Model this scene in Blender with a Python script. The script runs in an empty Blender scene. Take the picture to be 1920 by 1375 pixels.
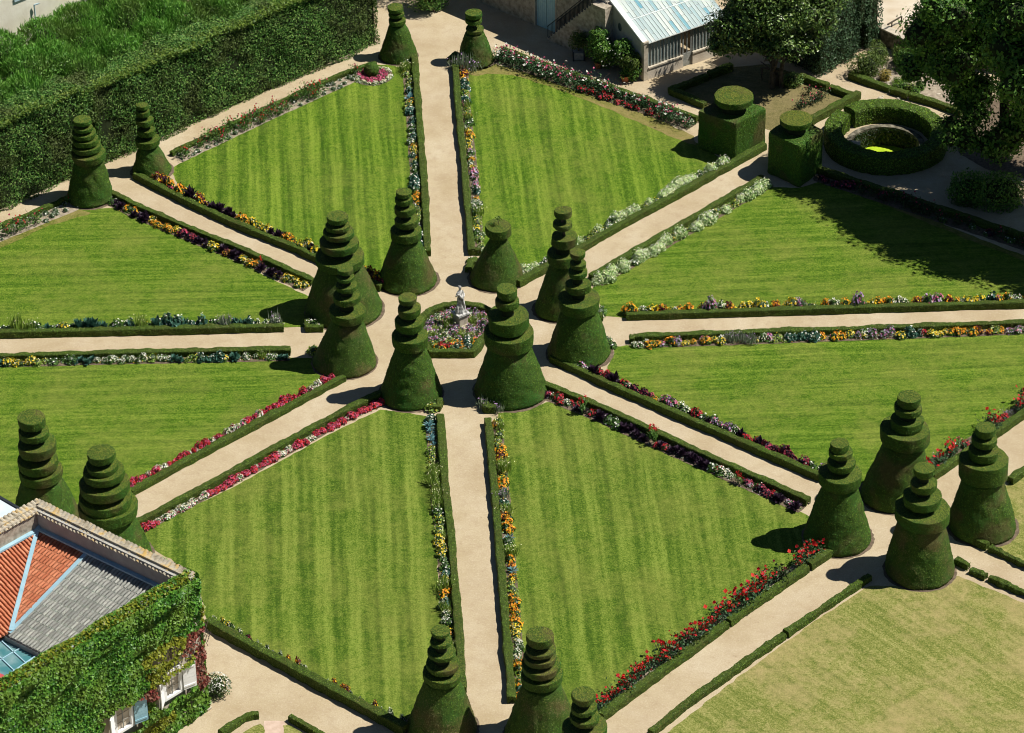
import bpy, math, random
import numpy as np
from mathutils import Matrix, Vector
R = math.radians
S = bpy.context.scene
COL = S.collection
rng = np.random.default_rng(7)
random.seed(7)
# ------------------------------------------------------------------ camera
FPX, PITCH, ROLL, CAMH = 6500.0, R(33.5), R(1.0), 105.0
Fv = np.array([0, math.cos(PITCH), -math.sin(PITCH)])
Dv = np.array([0, -math.sin(PITCH), -math.cos(PITCH)])
Xv = np.array([1.0, 0, 0])
X2 = math.cos(ROLL)*Xv + math.sin(ROLL)*Dv
D2 = -math.sin(ROLL)*Xv + math.cos(ROLL)*Dv
def ray(x, y): return Fv + (x-960)/FPX*X2 + (y-687.5)/FPX*D2
_r = ray(857, 617); _g = _r/-_r[2]*CAMH
CAM = np.array([-_g[0], -_g[1], CAMH])
def at(x, y, z=0.0):
    d = ray(x, y); return CAM + d*((z-CAM[2])/d[2])
def at_y(x, y, Y):
    d = ray(x, y); return CAM + d*((Y-CAM[1])/d[1])
def at_plane(x, y, o, n):
    d = ray(x, y); return CAM + d*(np.dot(o-CAM, n)/np.dot(d, n))
def ppm(p): return FPX/np.dot(np.asarray(p)-CAM, Fv)
def pxy(pts, z=0.0): return np.array([at(a, b, z)[:2] for a, b in pts])
cd = bpy.data.cameras.new('camera'); cam = bpy.data.objects.new('camera', cd); COL.objects.link(cam)
cd.sensor_width = 36; cd.lens = FPX/1920*36; cd.clip_start = 1; cd.clip_end = 3000
Mx = Matrix.Identity(4)
for i, ax in enumerate((X2, -D2, -Fv)):
    for j in range(3): Mx[j][i] = ax[j]
for j in range(3): Mx[j][3] = CAM[j]
cam.matrix_world = Mx
S.camera = cam
# ------------------------------------------------------------------ light
SUN_EL, SUN_AZ = R(56.5), R(4.0)      # azimuth from +X towards +Y
sd = bpy.data.lights.new('sun', 'SUN'); so = bpy.data.objects.new('sun', sd); COL.objects.link(so)
sd.energy = 5.0; sd.angle = R(0.5); sd.color = (1.0, 0.95, 0.86)
sv = Vector((math.cos(SUN_EL)*math.cos(SUN_AZ), math.cos(SUN_EL)*math.sin(SUN_AZ), math.sin(SUN_EL)))
so.rotation_euler = sv.to_track_quat('Z', 'Y').to_euler(); so.location = sv*200
W = bpy.data.worlds.new('World'); S.world = W; W.use_nodes = True
nt = W.node_tree; sk = nt.nodes.new('ShaderNodeTexSky'); sk.sky_type = 'NISHITA'; sk.sun_disc = False
sk.sun_elevation = SUN_EL; sk.sun_rotation = R(90)-SUN_AZ
bg = nt.nodes['Background']; bg.inputs[1].default_value = 0.034; sk.ozone_density = 6; sk.dust_density = 0.3; nt.links.new(sk.outputs[0], bg.inputs[0])
S.view_settings.view_transform = 'Standard'; S.view_settings.look = 'None'; S.view_settings.exposure = 0.34; S.view_settings.gamma = 1
# ------------------------------------------------------------------ materials
def c4(c): return (c[0], c[1], c[2], 1)
def srgb(r, g, b):
    f = lambda v: ((v/255+.055)/1.055)**2.4 if v > 10 else v/255/12.92
    return (f(r), f(g), f(b))
class NT:
    def __init__(s, name):
        s.m = bpy.data.materials.new(name); s.m.use_nodes = True; s.t = s.m.node_tree; s.n = s.t.nodes
        s.p = s.n['Principled BSDF']; s.out = s.n['Material Output']
        s.geo = s.n.new('ShaderNodeNewGeometry'); s.pos = s.geo.outputs['Position']
    def L(s, a, b): s.t.links.new(a, b)
    def noise(s, scale, detail=3, vec=None, rough=.55, dist=0):
        q = s.n.new('ShaderNodeTexNoise'); q.inputs['Scale'].default_value = scale; q.inputs['Detail'].default_value = detail
        q.inputs['Roughness'].default_value = rough; q.inputs['Distortion'].default_value = dist
        s.L(vec or s.pos, q.inputs['Vector']); return q.outputs['Fac']
    def ramp(s, fac, stops):
        q = s.n.new('ShaderNodeValToRGB'); e = q.color_ramp.elements
        while len(e) < len(stops): e.new(.5)
        for i, (p, c) in enumerate(stops):
            e[i].position = p; e[i].color = c4(c) if not isinstance(c, (int, float)) else (c, c, c, 1)
        s.L(fac, q.inputs[0]); return q.outputs[0]
    def mix(s, fac, a, b, mode='MIX'):
        q = s.n.new('ShaderNodeMix'); q.data_type = 'RGBA'; q.blend_type = mode
        for v, i in ((fac, q.inputs[0]), (a, q.inputs[6]), (b, q.inputs[7])):
            if isinstance(v, (int, float)): i.default_value = v if i.type == 'VALUE' else (v, v, v, 1)
            elif isinstance(v, tuple): i.default_value = c4(v)
            else: s.L(v, i)
        return q.outputs[2]
    def math(s, op, a, b=0.0, c=0.0):
        q = s.n.new('ShaderNodeMath'); q.operation = op
        for v, i in zip((a, b, c), q.inputs):
            if isinstance(v, (int, float)): i.default_value = v
            else: s.L(v, i)
        return q.outputs[0]
    def dot(s, v, ax):
        q = s.n.new('ShaderNodeVectorMath'); q.operation = 'DOT_PRODUCT'; s.L(v, q.inputs[0]); q.inputs[1].default_value = ax
        return q.outputs['Value']
    def vmul(s, v, m):
        q = s.n.new('ShaderNodeVectorMath'); q.operation = 'MULTIPLY'; s.L(v, q.inputs[0]); q.inputs[1].default_value = m
        return q.outputs[0]
    def comb(s, x, y, z=0.0):
        q = s.n.new('ShaderNodeCombineXYZ')
        for v, i in zip((x, y, z), q.inputs):
            if isinstance(v, (int, float)): i.default_value = v
            else: s.L(v, i)
        return q.outputs[0]
    def bump(s, h, strength=.5, dist=.05):
        q = s.n.new('ShaderNodeBump'); q.inputs['Strength'].default_value = strength; q.inputs['Distance'].default_value = dist
        s.L(h, q.inputs['Height']); s.L(q.outputs[0], s.p.inputs['Normal'])
    def fin(s, col, rough=.8, spec=.2, metal=0.0):
        if isinstance(col, tuple): s.p.inputs['Base Color'].default_value = c4(col)
        else: s.L(col, s.p.inputs['Base Color'])
        s.p.inputs['Roughness'].default_value = rough; s.p.inputs['Specular IOR Level'].default_value = spec
        s.p.inputs['Metallic'].default_value = metal; return s.m
def mul(c, k): return tuple(v*k for v in c)
def leafmat(name, cols, rough=.45, spec=.35, trans=.2, patch=None, pscale=.5):
    s = NT(name); n = len(cols)
    col = s.ramp(s.geo.outputs['Random Per Island'], [(i/max(1, n-1), c) for i, c in enumerate(cols)])
    if patch:
        f = s.ramp(s.noise(pscale, 3), [(.45, 0.0), (.62, 1.0)]); col = s.mix(f, col, s.mix(.75, col, patch))
    s.fin(col, rough, spec)
    if trans:
        tr = s.n.new('ShaderNodeBsdfTranslucent'); s.L(col, tr.inputs[0]); mx = s.n.new('ShaderNodeMixShader'); mx.inputs[0].default_value = trans
        s.L(s.p.outputs[0], mx.inputs[1]); s.L(tr.outputs[0], mx.inputs[2]); s.L(mx.outputs[0], s.out.inputs[0])
    return s.m
def nmat(name, stops, scale, detail=4, rough=.85, spec=.2, bump=.4, bscale=None, bdist=.03, metal=0.0, big=None):
    s = NT(name); col = s.ramp(s.noise(scale, detail), stops)
    if big: col = s.mix(s.ramp(s.noise(big[0], 3), [(.4, 0.0), (.65, 1.0)]), col, s.mix(.7, col, big[1]))
    if bump: s.bump(s.noise(bscale or scale*2, 4), bump, bdist)
    return s.fin(col, rough, spec, metal)
def lawnmat(name, d0, d1, period, stripe, cols, dry=.3, drycol=(.22, .22, .05), fine=1.0):
    a, b = at(*d0), at(*d1); d = (b-a)[:2]; d /= np.linalg.norm(d); pn = (-d[1], d[0], 0); pt = (d[0], d[1], 0)
    s = NT(name); u = s.dot(s.pos, pn); v = s.dot(s.pos, pt)
    big = s.noise(.22, 4); med = s.noise(1.4, 4, dist=.3)
    streak = s.noise(1.0, 3, s.comb(s.math('MULTIPLY', u, 4.2), s.math('MULTIPLY', v, .16)))
    fn = s.noise(11, 3, rough=.9); fn2 = s.noise(3.6, 4, rough=.75)
    uu = s.math('ADD', u, s.math('MULTIPLY', s.noise(.25, 2), .45))
    w = s.math('SINE', s.math('MULTIPLY', uu, 2*math.pi/period)); w = s.math('ADD', s.math('MULTIPLY', w, .8), s.math('MULTIPLY', s.math('SINE', s.math('MULTIPLY', uu, 6*math.pi/period)), .45)); w = s.math('MULTIPLY', w, s.ramp(s.noise(.3, 2), [(.3, .65), (.7, 1.0)]))
    w = s.math('ADD', w, s.math('MULTIPLY', s.math('SUBTRACT', s.noise(1.0, 2, s.comb(s.math('MULTIPLY', u, 1.1), s.math('MULTIPLY', v, .05))), .5), 3.0)); t = s.math('ADD', s.math('MULTIPLY', w, stripe*.8), s.math('MULTIPLY', s.math('SUBTRACT', streak, .5), 1.15))
    t = s.math('ADD', t, s.math('MULTIPLY', s.math('SUBTRACT', fn, .5), 3.0*fine)); t = s.math('ADD', t, s.math('MULTIPLY', s.math('SUBTRACT', fn2, .5), 1.3*fine))
    t = s.math('ADD', t, s.math('MULTIPLY', s.math('SUBTRACT', med, .5), .35)); t = s.math('ADD', t, .5)
    col = s.ramp(t, [(.0, cols[0]), (.5, cols[1]), (1.0, cols[2])])
    dm = s.math('ADD', s.math('MULTIPLY', big, .8), s.math('ADD', s.math('MULTIPLY', med, .35), s.math('MULTIPLY', fn2, .25)))
    col = s.mix(s.math('MULTIPLY', s.ramp(dm, [(.62, 0.0), (.86, 1.0)]), dry), col, drycol)
    s.bump(s.math('ADD', fn, fn2), .55, .05)
    return s.fin(col, .9, .12)
GR = ((.028, .074, .004), (.076, .146, .009), (.178, .262, .028))
GRW = ((.028, .074, .004), (.074, .142, .009), (.170, .248, .028))
m_soil = nmat('soil', [(.3, (.085, .062, .042)), (.7, (.19, .145, .10))], 5, bump=.8)
m_soild = nmat('dry_soil', [(.3, (.22, .18, .13)), (.7, (.40, .34, .26))], 4, bump=.6)
def gravel():
    s = NT('gravel'); a = s.ramp(s.noise(.35, 5, dist=.4), [(.3, (.42, .345, .21)), (.5, (.51, .435, .29)), (.72, (.575, .51, .37))])
    a = s.mix(s.ramp(s.noise(1.6, 5, rough=.65), [(.47, 0.0), (.75, .5)]), a, (.34, .255, .16))
    a = s.mix(s.ramp(s.noise(.14, 4, rough=.6), [(.42, 0.0), (.68, .4)]), a, (.36, .28, .18))
    a = s.mix(s.ramp(s.noise(15, 4, rough=.8), [(.32, .0), (.66, .62)]), a, (.31, .23, .15))
    a = s.mix(s.ramp(s.noise(9, 3), [(.52, .0), (.75, .25)]), a, (.68, .60, .48))
    a = s.mix(s.ramp(s.noise(3.2, 6, rough=.75), [(.62, .0), (.72, .55)]), a, (.18, .13, .08))
    ln = s.n.new('ShaderNodeVectorMath'); ln.operation = 'LENGTH'; s.L(s.pos, ln.inputs[0])
    far = s.ramp(s.math('MULTIPLY', s.math('ADD', ln.outputs['Value'], s.math('MULTIPLY', s.noise(.03, 2), 40)), .005), [(.50, 0.0), (.6, 1.0)])
    a = s.mix(far, a, s.ramp(s.noise(.05, 4), [(.35, (.07, .10, .02)), (.65, (.17, .15, .06))]))
    s.bump(s.noise(30, 2), .5, .02); return s.fin(a, .95, .1)
m_gravel = gravel()
def yewmat():
    s = NT('clipped_yew'); oi = s.n.new('ShaderNodeObjectInfo')
    base = s.ramp(s.noise(7, 4, rough=.7), [(.3, (.02, .045, .006)), (.55, (.045, .09, .010)), (.75, (.09, .14, .018))])
    sh = s.n.new('ShaderNodeVectorMath'); sh.operation = 'ADD'; s.L(s.pos, sh.inputs[0]); s.L(oi.outputs['Location'], sh.inputs[1])
    base = s.mix(s.ramp(s.noise(.55, 3, sh.outputs[0]), [(.52, 0.0), (.68, .7)]), base, (.10, .075, .03))
    base = s.mix(s.ramp(s.noise(.8, 3), [(.52, 0.0), (.7, .6)]), base, (.035, .10, .014))
    s.bump(s.noise(22, 3, rough=.7), .8, .05); return s.fin(base, .8, .2)
m_yew = yewmat()
def yewleaf(name='yew_needles', lo=.52, amt=.7, green=.6):
    s = NT(name); oi = s.n.new('ShaderNodeObjectInfo')
    c = s.ramp(s.geo.outputs['Random Per Island'], [(0, (.026, .070, .006)), (.5, (.052, .158, .012)), (.85, (.105, .225, .018)), (1, (.19, .265, .03))])
    sh = s.n.new('ShaderNodeVectorMath'); sh.operation = 'ADD'; s.L(s.pos, sh.inputs[0]); s.L(oi.outputs['Location'], sh.inputs[1])
    c = s.mix(s.ramp(s.noise(.55, 3, sh.outputs[0]), [(lo, 0.0), (lo+.14, amt)]), c, (.15, .115, .045))
    c = s.mix(s.ramp(s.noise(.8, 3), [(.48, 0.0), (.66, green)]), c, (.03, .15, .016))
    return s.fin(c, .6, .3)
m_yewl = yewleaf(); m_yewb = yewleaf('browned_yew_needles', .42, .85, .25); m_yewg = yewleaf('fresh_green_yew_needles', .60, .5, .95)
m_olive = leafmat('olive_yew_tips', [(.07, .11, .009), (.13, .175, .012), (.19, .215, .02), (.13, .11, .02)], trans=0, rough=.7)  # olive leaves for the upward faces of the discs
m_box = nmat('box_hedge_core', [(.3, (.022, .042, .006)), (.7, (.065, .10, .012))], 9, bump=.8, bscale=25, bdist=.05)
m_boxl = leafmat('box_leaves', [(.04, .10, .006), (.085, .185, .010), (.13, .235, .016), (.18, .25, .03)], trans=.1, patch=(.13, .10, .03), pscale=.7)
m_core = nmat('hedge_twig_core', [(.3, (.012, .020, .006)), (.7, (.028, .042, .014))], 3, bump=.3)
m_horn = leafmat('hornbeam_leaves', [(.032, .11, .02), (.072, .195, .034), (.135, .28, .05), (.27, .40, .11)], rough=.5, spec=.25, trans=.2, patch=(.085, .10, .03), pscale=.45)
m_shag = leafmat('shaggy_shoots', [(.05, .165, .02), (.095, .27, .03), (.155, .37, .05), (.24, .45, .09)], trans=.35, patch=(.10, .15, .03), pscale=.35)
m_ivyhedge = leafmat('glossy_hedge_leaves', [(.02, .05, .022), (.035, .085, .035), (.06, .12, .05), (.11, .19, .09)], rough=.45, spec=.3, trans=.1)
m_tree = leafmat('magnolia_leaves', [(.026, .065, .011), (.055, .12, .017), (.10, .185, .028), (.20, .28, .07)], rough=.35, spec=.5, trans=.12)
m_tree2 = leafmat('broad_tree_leaves', [(.032, .095, .015), (.068, .175, .025), (.125, .265, .035), (.21, .37, .065)], rough=.5, spec=.3, trans=.3)
m_ivy = leafmat('ivy_leaves', [(.027, .105, .014), (.055, .185, .02), (.10, .275, .027), (.19, .37, .045)], trans=.25, patch=(.15, .24, .03), pscale=.55)
m_ivyy = leafmat('yellow_ivy_leaves', [(.15, .19, .015), (.22, .26, .02), (.30, .30, .03)], trans=.25)
m_ivyr = leafmat('red_ivy_leaves', [(.16, .03, .03), (.26, .06, .045), (.16, .09, .05), (.32, .11, .08)], trans=.2)
m_stem = nmat('ivy_stems', [(.3, (.09, .065, .06)), (.7, (.22, .17, .16))], 12)
m_bark = nmat('bark', [(.3, (.035, .028, .02)), (.7, (.11, .09, .065))], 6, bump=.9)
m_stone = nmat('rubble_stone', [(.3, (.22, .185, .14)), (.5, (.38, .33, .26)), (.7, (.52, .46, .37))], 3.5, bump=.8, bscale=5)
m_lime = nmat('limestone', [(.3, (.36, .32, .25)), (.7, (.55, .49, .39))], 3, bump=.4)
m_plaster = nmat('old_plaster', [(.3, (.46, .40, .32)), (.7, (.62, .56, .46))], 1.2, bump=.3, bscale=8)
m_grey = nmat('grey_render', [(.3, (.30, .29, .27)), (.7, (.42, .41, .38))], 1.5, bump=.3, bscale=10)
m_white = nmat('white_paint', [(.3, (.72, .73, .72)), (.7, (.84, .85, .84))], 2, bump=.1, spec=.3)
m_marble = nmat('weathered_marble', [(.35, (.16, .16, .15)), (.5, (.48, .48, .46)), (.65, (.68, .68, .66))], 5, bump=.4, bscale=14)
m_blue = nmat('blue_painted_wood', [(.3, (.22, .40, .48)), (.7, (.30, .50, .58))], 3, bump=.2, spec=.3)
m_pale = nmat('pale_blue_paint', [(.3, (.36, .48, .53)), (.7, (.46, .58, .62))], 3, bump=.2, spec=.3)
m_flash = nmat('painted_flashing', [(.3, (.26, .45, .55)), (.7, (.36, .55, .64))], 2, bump=.1, rough=.5, spec=.4)
m_iron = nmat('dark_iron', [(.3, (.012, .018, .024)), (.7, (.03, .038, .045))], 4, bump=.1, rough=.6)
m_frame = nmat('greenhouse_paint', [(.3, (.50, .56, .55)), (.7, (.66, .70, .68))], 3, bump=.2)
m_dframe = nmat('weathered_wood', [(.3, (.20, .21, .19)), (.7, (.34, .34, .31))], 5, bump=.4)
m_terra = nmat('terracotta', [(.3, (.36, .12, .05)), (.7, (.50, .19, .09))], 5, bump=.2)
def tilemat(name, a, b, c, ax, step):
    s = NT(name); base = s.ramp(s.noise(2.2, 5, rough=.7), [(.3, a), (.5, b), (.72, c)])
    base = s.mix(s.geo.outputs['Random Per Island'], s.mix(.8, base, mul(a, .85)), s.mix(.35, base, c)); base = s.mix(s.ramp(s.noise(14, 3), [(.45, 0.0), (.7, .5)]), base, mul(a, .6))
    s.bump(s.noise(18, 3), .4, .03); return s.fin(base, .85, .2)
m_tile = tilemat('orange_roof_tiles', (.48, .15, .075), (.62, .22, .105), (.66, .31, .18), None, 0)
m_tileg = tilemat('grey_roof_tiles', (.24, .25, .23), (.37, .38, .35), (.52, .52, .47), None, 0)
m_cop = nmat('lichen_coping_tiles', [(.3, (.26, .22, .15)), (.5, (.42, .38, .30)), (.68, (.50, .34, .12))], 2.6, bump=.6, bscale=9)
m_red = nmat('red_sheet', [(.3, (.42, .06, .07)), (.7, (.5, .1, .1))], 2)
m_sheet = nmat('pale_metal_sheet', [(.3, (.50, .58, .64)), (.7, (.62, .69, .73))], 1.5, rough=.5, spec=.5)
def glassmat(name, cols, rough=.15):
    s = NT(name); u = s.geo.outputs['Random Per Island']
    return s.fin(s.mix(s.ramp(s.noise(1.1, 3), [(.4, 0.0), (.7, .3)]), s.ramp(u, cols), (.50, .58, .58)), rough, .5)
m_roofglass = glassmat('whitewashed_roof_panes', [(0, (.07, .27, .36)), (.07, (.16, .34, .40)), (.14, (.33, .42, .43)), (.5, (.40, .48, .48)), (1, (.53, .57, .53))], .25)
m_wallglass = glassmat('old_glass_panes', [(0, (.10, .14, .14)), (.5, (.22, .28, .27)), (1, (.34, .40, .37))], .15)
m_dglass = glassmat('dark_window_glass', [(0, (.03, .045, .05)), (1, (.08, .11, .12))], .08)
m_tglass = glassmat('teal_skylight_glass', [(0, (.03, .13, .15)), (.5, (.05, .18, .20)), (1, (.09, .24, .26))], .1)
m_sand = nmat('sandy_ground', [(.3, (.46, .38, .27)), (.5, (.58, .51, .40)), (.7, (.66, .62, .52))], .5, bump=.3, bscale=8, big=(.3, (.42, .33, .22)))
m_pool = nmat('duckweed_water', [(.3, (.30, .46, .02)), (.7, (.46, .60, .04))], 4, rough=.4)
m_pave = nmat('pink_paving', [(.3, (.45, .33, .25)), (.7, (.58, .45, .36))], 3, bump=.5, bscale=7)
# ------------------------------------------------------------------ mesh tools
def sn(P, scale, seed=0, n=7):
    r = np.random.default_rng(seed); out = np.zeros(len(P))
    for k in range(n):
        d = r.normal(size=3); d /= np.linalg.norm(d); out += np.sin(P@d*scale*r.uniform(.6, 1.7)+r.uniform(0, 6.28))
    return out/n**.5
class MB:
    def __init__(s): s.v = []; s.f = []; s.m = []; s.n = 0; s.mats = []
    def mi(s, m):
        if m not in s.mats: s.mats.append(m)
        return s.mats.index(m)
    def add(s, V, F, m):
        V = np.asarray(V, float).reshape(-1, 3); F = np.asarray(F, int); s.v.append(V); s.f.append(F+s.n); s.m.append(np.full(len(F), s.mi(m))); s.n += len(V); return s
    def box(s, o, ax, sz, m):     # o corner, ax = 3 vectors, sz lengths
        o = np.asarray(o, float); a, b, c = [np.asarray(k, float)*l for k, l in zip(ax, sz)]
        V = [o, o+a, o+a+b, o+b, o+c, o+a+c, o+a+b+c, o+b+c]
        return s.add(V, [(3, 2, 1, 0), (4, 5, 6, 7), (0, 1, 5, 4), (1, 2, 6, 5), (2, 3, 7, 6), (3, 0, 4, 7)], m)
    def bar(s, p, q, w, m, h=None):
        p = np.asarray(p, float); q = np.asarray(q, float); d = q-p; l = np.linalg.norm(d); d /= l
        u = np.cross(d, (0, 0, 1)); u = np.array([1., 0, 0]) if np.linalg.norm(u) < 1e-3 else u/np.linalg.norm(u); w2 = np.cross(u, d); h = h or w
        return s.box(p-u*w/2-w2*h/2, (d, u, w2), (l, w, h), m)
    def tube(s, pts, rad, m, seg=8):
        pts = np.asarray(pts, float); V = []; k = len(pts)
        for i in range(k):
            d = pts[min(i+1, k-1)]-pts[max(i-1, 0)]; d /= np.linalg.norm(d); u = np.cross(d, (0.3, .9, .1)); u /= np.linalg.norm(u); w = np.cross(d, u)
            for j in range(seg):
                a = 2*math.pi*j/seg; V.append(pts[i]+(u*math.cos(a)+w*math.sin(a))*rad[i])
        F = [(i*seg+j, i*seg+(j+1) % seg, (i+1)*seg+(j+1) % seg, (i+1)*seg+j) for i in range(k-1) for j in range(seg)]
        s.add(V, F, m); return s.add([V[(k-1)*seg+j] for j in range(seg)]+[V[j] for j in range(seg)], [tuple(range(seg)), tuple(range(2*seg-1, seg-1, -1))], m)
    def build(s, name, parent=None, smooth=False, loc=None):
        V = np.concatenate(s.v); loc = np.zeros(3) if loc is None else np.asarray(loc, float)
        me = bpy.data.meshes.new(name); loops = []; starts = []; tot = []; mid = []; k = 0
        for F, m in zip(s.f, s.m):
            w = F.shape[1]; loops.append(F.ravel()); starts.append(k+np.arange(len(F))*w); tot.append(np.full(len(F), w)); mid.append(m); k += F.size
        loops = np.concatenate(loops); starts = np.concatenate(starts); tot = np.concatenate(tot)
        me.vertices.add(len(V)); me.vertices.foreach_set('co', (V-loc).ravel()); me.loops.add(len(loops)); me.loops.foreach_set('vertex_index', loops)
        me.polygons.add(len(starts)); me.polygons.foreach_set('loop_start', starts); me.polygons.foreach_set('loop_total', tot)
        me.polygons.foreach_set('material_index', np.concatenate(mid)); me.polygons.foreach_set('use_smooth', np.full(len(starts), smooth))
        for m in s.mats: me.materials.append(m)
        me.update(calc_edges=True)
        o = bpy.data.objects.new(name, me); COL.objects.link(o)
        o.location = loc
        if parent: o.parent = parent; o.location = Vector(loc)-parent.location
        return o
def tag(o, label=None, cat=None, group=None, kind=None):
    for k, v in (('label', label), ('category', cat), ('group', group), ('kind', kind)):
        if v: o[k] = v
    return o
def empty(name, loc, label, cat, group=None):
    o = bpy.data.objects.new(name, None); COL.objects.link(o); o.location = Vector(loc); o.empty_display_size = .3
    return tag(o, label, cat, group)
def sample(V, F, n, r):
    V = np.asarray(V); F = np.asarray(F); a, b, c, d = (V[F[:, i]] for i in range(4)); nr = np.cross(c-a, d-b); ar = np.linalg.norm(nr, axis=1)+1e-12
    i = r.choice(len(F), n, p=ar/ar.sum()); u = r.random((n, 1)); v = r.random((n, 1))
    P = a[i]*(1-u)*(1-v)+b[i]*u*(1-v)+c[i]*u*v+d[i]*(1-u)*v
    return P, nr[i]/ar[i][:, None]
def leaves(P, N, size, r, spread=.8, wid=.55, up=0.0, jit=.4):
    n = len(P); D = np.asarray(N)+r.normal(size=(n, 3))*spread; D[:, 2] += up; D /= np.linalg.norm(D, axis=1)[:, None]+1e-9
    T = np.cross(D, r.normal(size=(n, 3))); T /= np.linalg.norm(T, axis=1)[:, None]+1e-9; B = np.cross(D, T)
    s = size*(1+jit*(r.random((n, 1))*2-1)); a = P-T*s*.5; b = P+B*s*wid*.5+D*s*.06; c = P+T*s*.5; d = P-B*s*wid*.5+D*s*.06
    V = np.stack([a, b, c, d], 1).reshape(-1, 3); F = np.arange(4*n).reshape(n, 4); return V, F
def shoots(P, size, r, lean=.35, wid=.16):
    n = len(P); D = r.normal(size=(n, 3))*lean; D[:, 2] = 1; D /= np.linalg.norm(D, axis=1)[:, None]
    T = np.cross(D, r.normal(size=(n, 3))); T /= np.linalg.norm(T, axis=1)[:, None]; s = size*r.uniform(.6, 1.3, (n, 1))
    V = np.stack([P, P+D*s*.5+T*s*wid*.5, P+D*s, P+D*s*.5-T*s*wid*.5], 1).reshape(-1, 3); return V, np.arange(4*n).reshape(n, 4)
def lathe(prof, seg=72, c=(0, 0, 0), shear=None):
    prof = np.asarray(prof, float); V = []
    for r_, z in prof:
        a = np.arange(seg)*2*math.pi/seg; ox = 0 if shear is None else shear(z)
        V.append(np.stack([c[0]+ox+r_*np.cos(a), c[1]+r_*np.sin(a), np.full(seg, c[2]+z)], 1))
    k = len(prof); i, j = np.meshgrid(np.arange(k-1), np.arange(seg), indexing='ij'); j2 = (j+1) % seg
    F = np.stack([i*seg+j, i*seg+j2, (i+1)*seg+j2, (i+1)*seg+j], -1).reshape(-1, 4); return np.concatenate(V), F
def resamp(P, step):
    P = np.asarray(P, float); d = np.r_[0, np.cumsum(np.linalg.norm(np.diff(P, axis=0), axis=1))]; n = max(2, int(round(d[-1]/step))+1); t = np.linspace(0, d[-1], n)
    return np.stack([np.interp(t, d, P[:, i]) for i in range(P.shape[1])], 1), d[-1]
def offs(P, d):      # offset polyline to its left by d
    P = np.asarray(P, float); T = np.gradient(P, axis=0); T /= np.linalg.norm(T, axis=1)[:, None]; return P+np.stack([-T[:, 1], T[:, 0]], 1)*d
def sheet(name, P, z, m, jit=.03, step=.35, kind='structure'):
    P = np.asarray(P); P, _ = resamp(np.vstack([P, P[:1]]), step); P = P[:-1]
    if jit: P = P+rng.normal(size=P.shape)*jit
    me = bpy.data.meshes.new(name); me.from_pydata([(x, y, z) for x, y in P], [], [list(range(len(P)))]); me.materials.append(m)
    a = sum(P[i][0]*P[i-1][1]-P[i-1][0]*P[i][1] for i in range(len(P)))
    if a > 0: me.flip_normals()
    o = bpy.data.objects.new(name, me); COL.objects.link(o); return tag(o, kind=kind)
# ------------------------------------------------------------------ ground, lawns
PITC = at(1660, 272); PITR = 2.1
V, F = lathe([(PITR, 0), (3.2, 0), (8, 0), (25, 0), (80, 0), (250, 0), (1500, 0)], 64, PITC)
mb = MB(); mb.add(V, F[:, ::-1], m_gravel); g = mb.build('ground'); tag(g, kind='structure')
if g.data.polygons[0].normal.z < 0: g.data.flip_normals()
def lawn(pts, m, z=.008): return sheet('lawn', pxy(pts), z, m)
ns = ((808, 460), (835, 800))
lawn([(320, 316), (337, 356), (444, 401), (561, 458), (682, 518), (730, 545), (775, 500), (794, 480), (757, 128), (730, 122), (705, 121), (662, 150), (640, 160), (498, 226)],
     lawnmat('striped_lawn_grass', (600, 200), (612, 420), 1.25, .36, GR, .25))
lawn([(874, 140), (928, 124), (974, 134), (1075, 168), (1175, 206), (1259, 248), (1310, 270), (1372, 310), (1250, 368), (1126, 441), (1038, 494), (980, 520), (930, 515), (903, 470)],
     lawnmat('patchy_striped_lawn_grass', (960, 160), (985, 330), 1.45, .30, GR, .3))
lawn([(1112, 540), (1169, 507), (1260, 459), (1280, 441), (1380, 382), (1440, 350), (1497, 353), (1559, 334), (1609, 361), (1719, 405), (1806, 440), (1990, 510), (1990, 566), (1178, 597), (1132, 593), (1125, 570)],
     lawnmat('cross_mown_lawn_grass', (1180, 590), (1900, 560), 1.05, .15, GRW, .4))
lawn([(1151, 650), (1280, 643), (1990, 618), (1990, 720), (1875, 798), (1800, 845), (1748, 876), (1690, 915), (1600, 915), (1535, 885), (1470, 858), (1356, 806), (1272, 768), (1192, 734), (1140, 708), (1140, 688), (1148, 670)],
     lawnmat('cross_mown_lawn_grass_south', (1180, 640), (1900, 612), 1.05, .15, GRW, .4))
lawn([(934, 776), (1018, 758), (1030, 752), (1108, 782), (1209, 827), (1280, 864), (1404, 920), (1517, 967), (1530, 1000), (1512, 1052), (1404, 1128), (1290, 1208), (1128, 1318), (1060, 1340), (990, 1340), (975, 1270), (971, 1149), (949, 915), (936, 800)],
     lawnmat('pale_striped_lawn_grass', (1012, 795), (1058, 1180), 1.5, .27, ((.032, .074, .005), (.084, .142, .013), (.182, .246, .038)), .35))
lawn([(804, 781), (712, 768), (640, 803), (431, 917), (261, 1000), (285, 1030), (340, 1060), (372, 1100), (388, 1168), (486, 1222), (580, 1274), (686, 1334), (732, 1360), (790, 1345), (838, 1230), (824, 1116), (812, 915)],
     lawnmat('broad_striped_lawn_grass', (555, 900), (560, 1250), 1.6, .34, ((.032, .074, .005), (.084, .142, .013), (.182, .246, .038)), .35))
lawn([(-120, 686), (532, 671), (600, 672), (625, 708), (606, 728), (250, 917), (200, 930), (150, 985), (60, 1040), (-120, 1080)],
     lawnmat('west_lawn_grass', (0, 690), (532, 676), 1.0, .15, GRW, .35))
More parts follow.
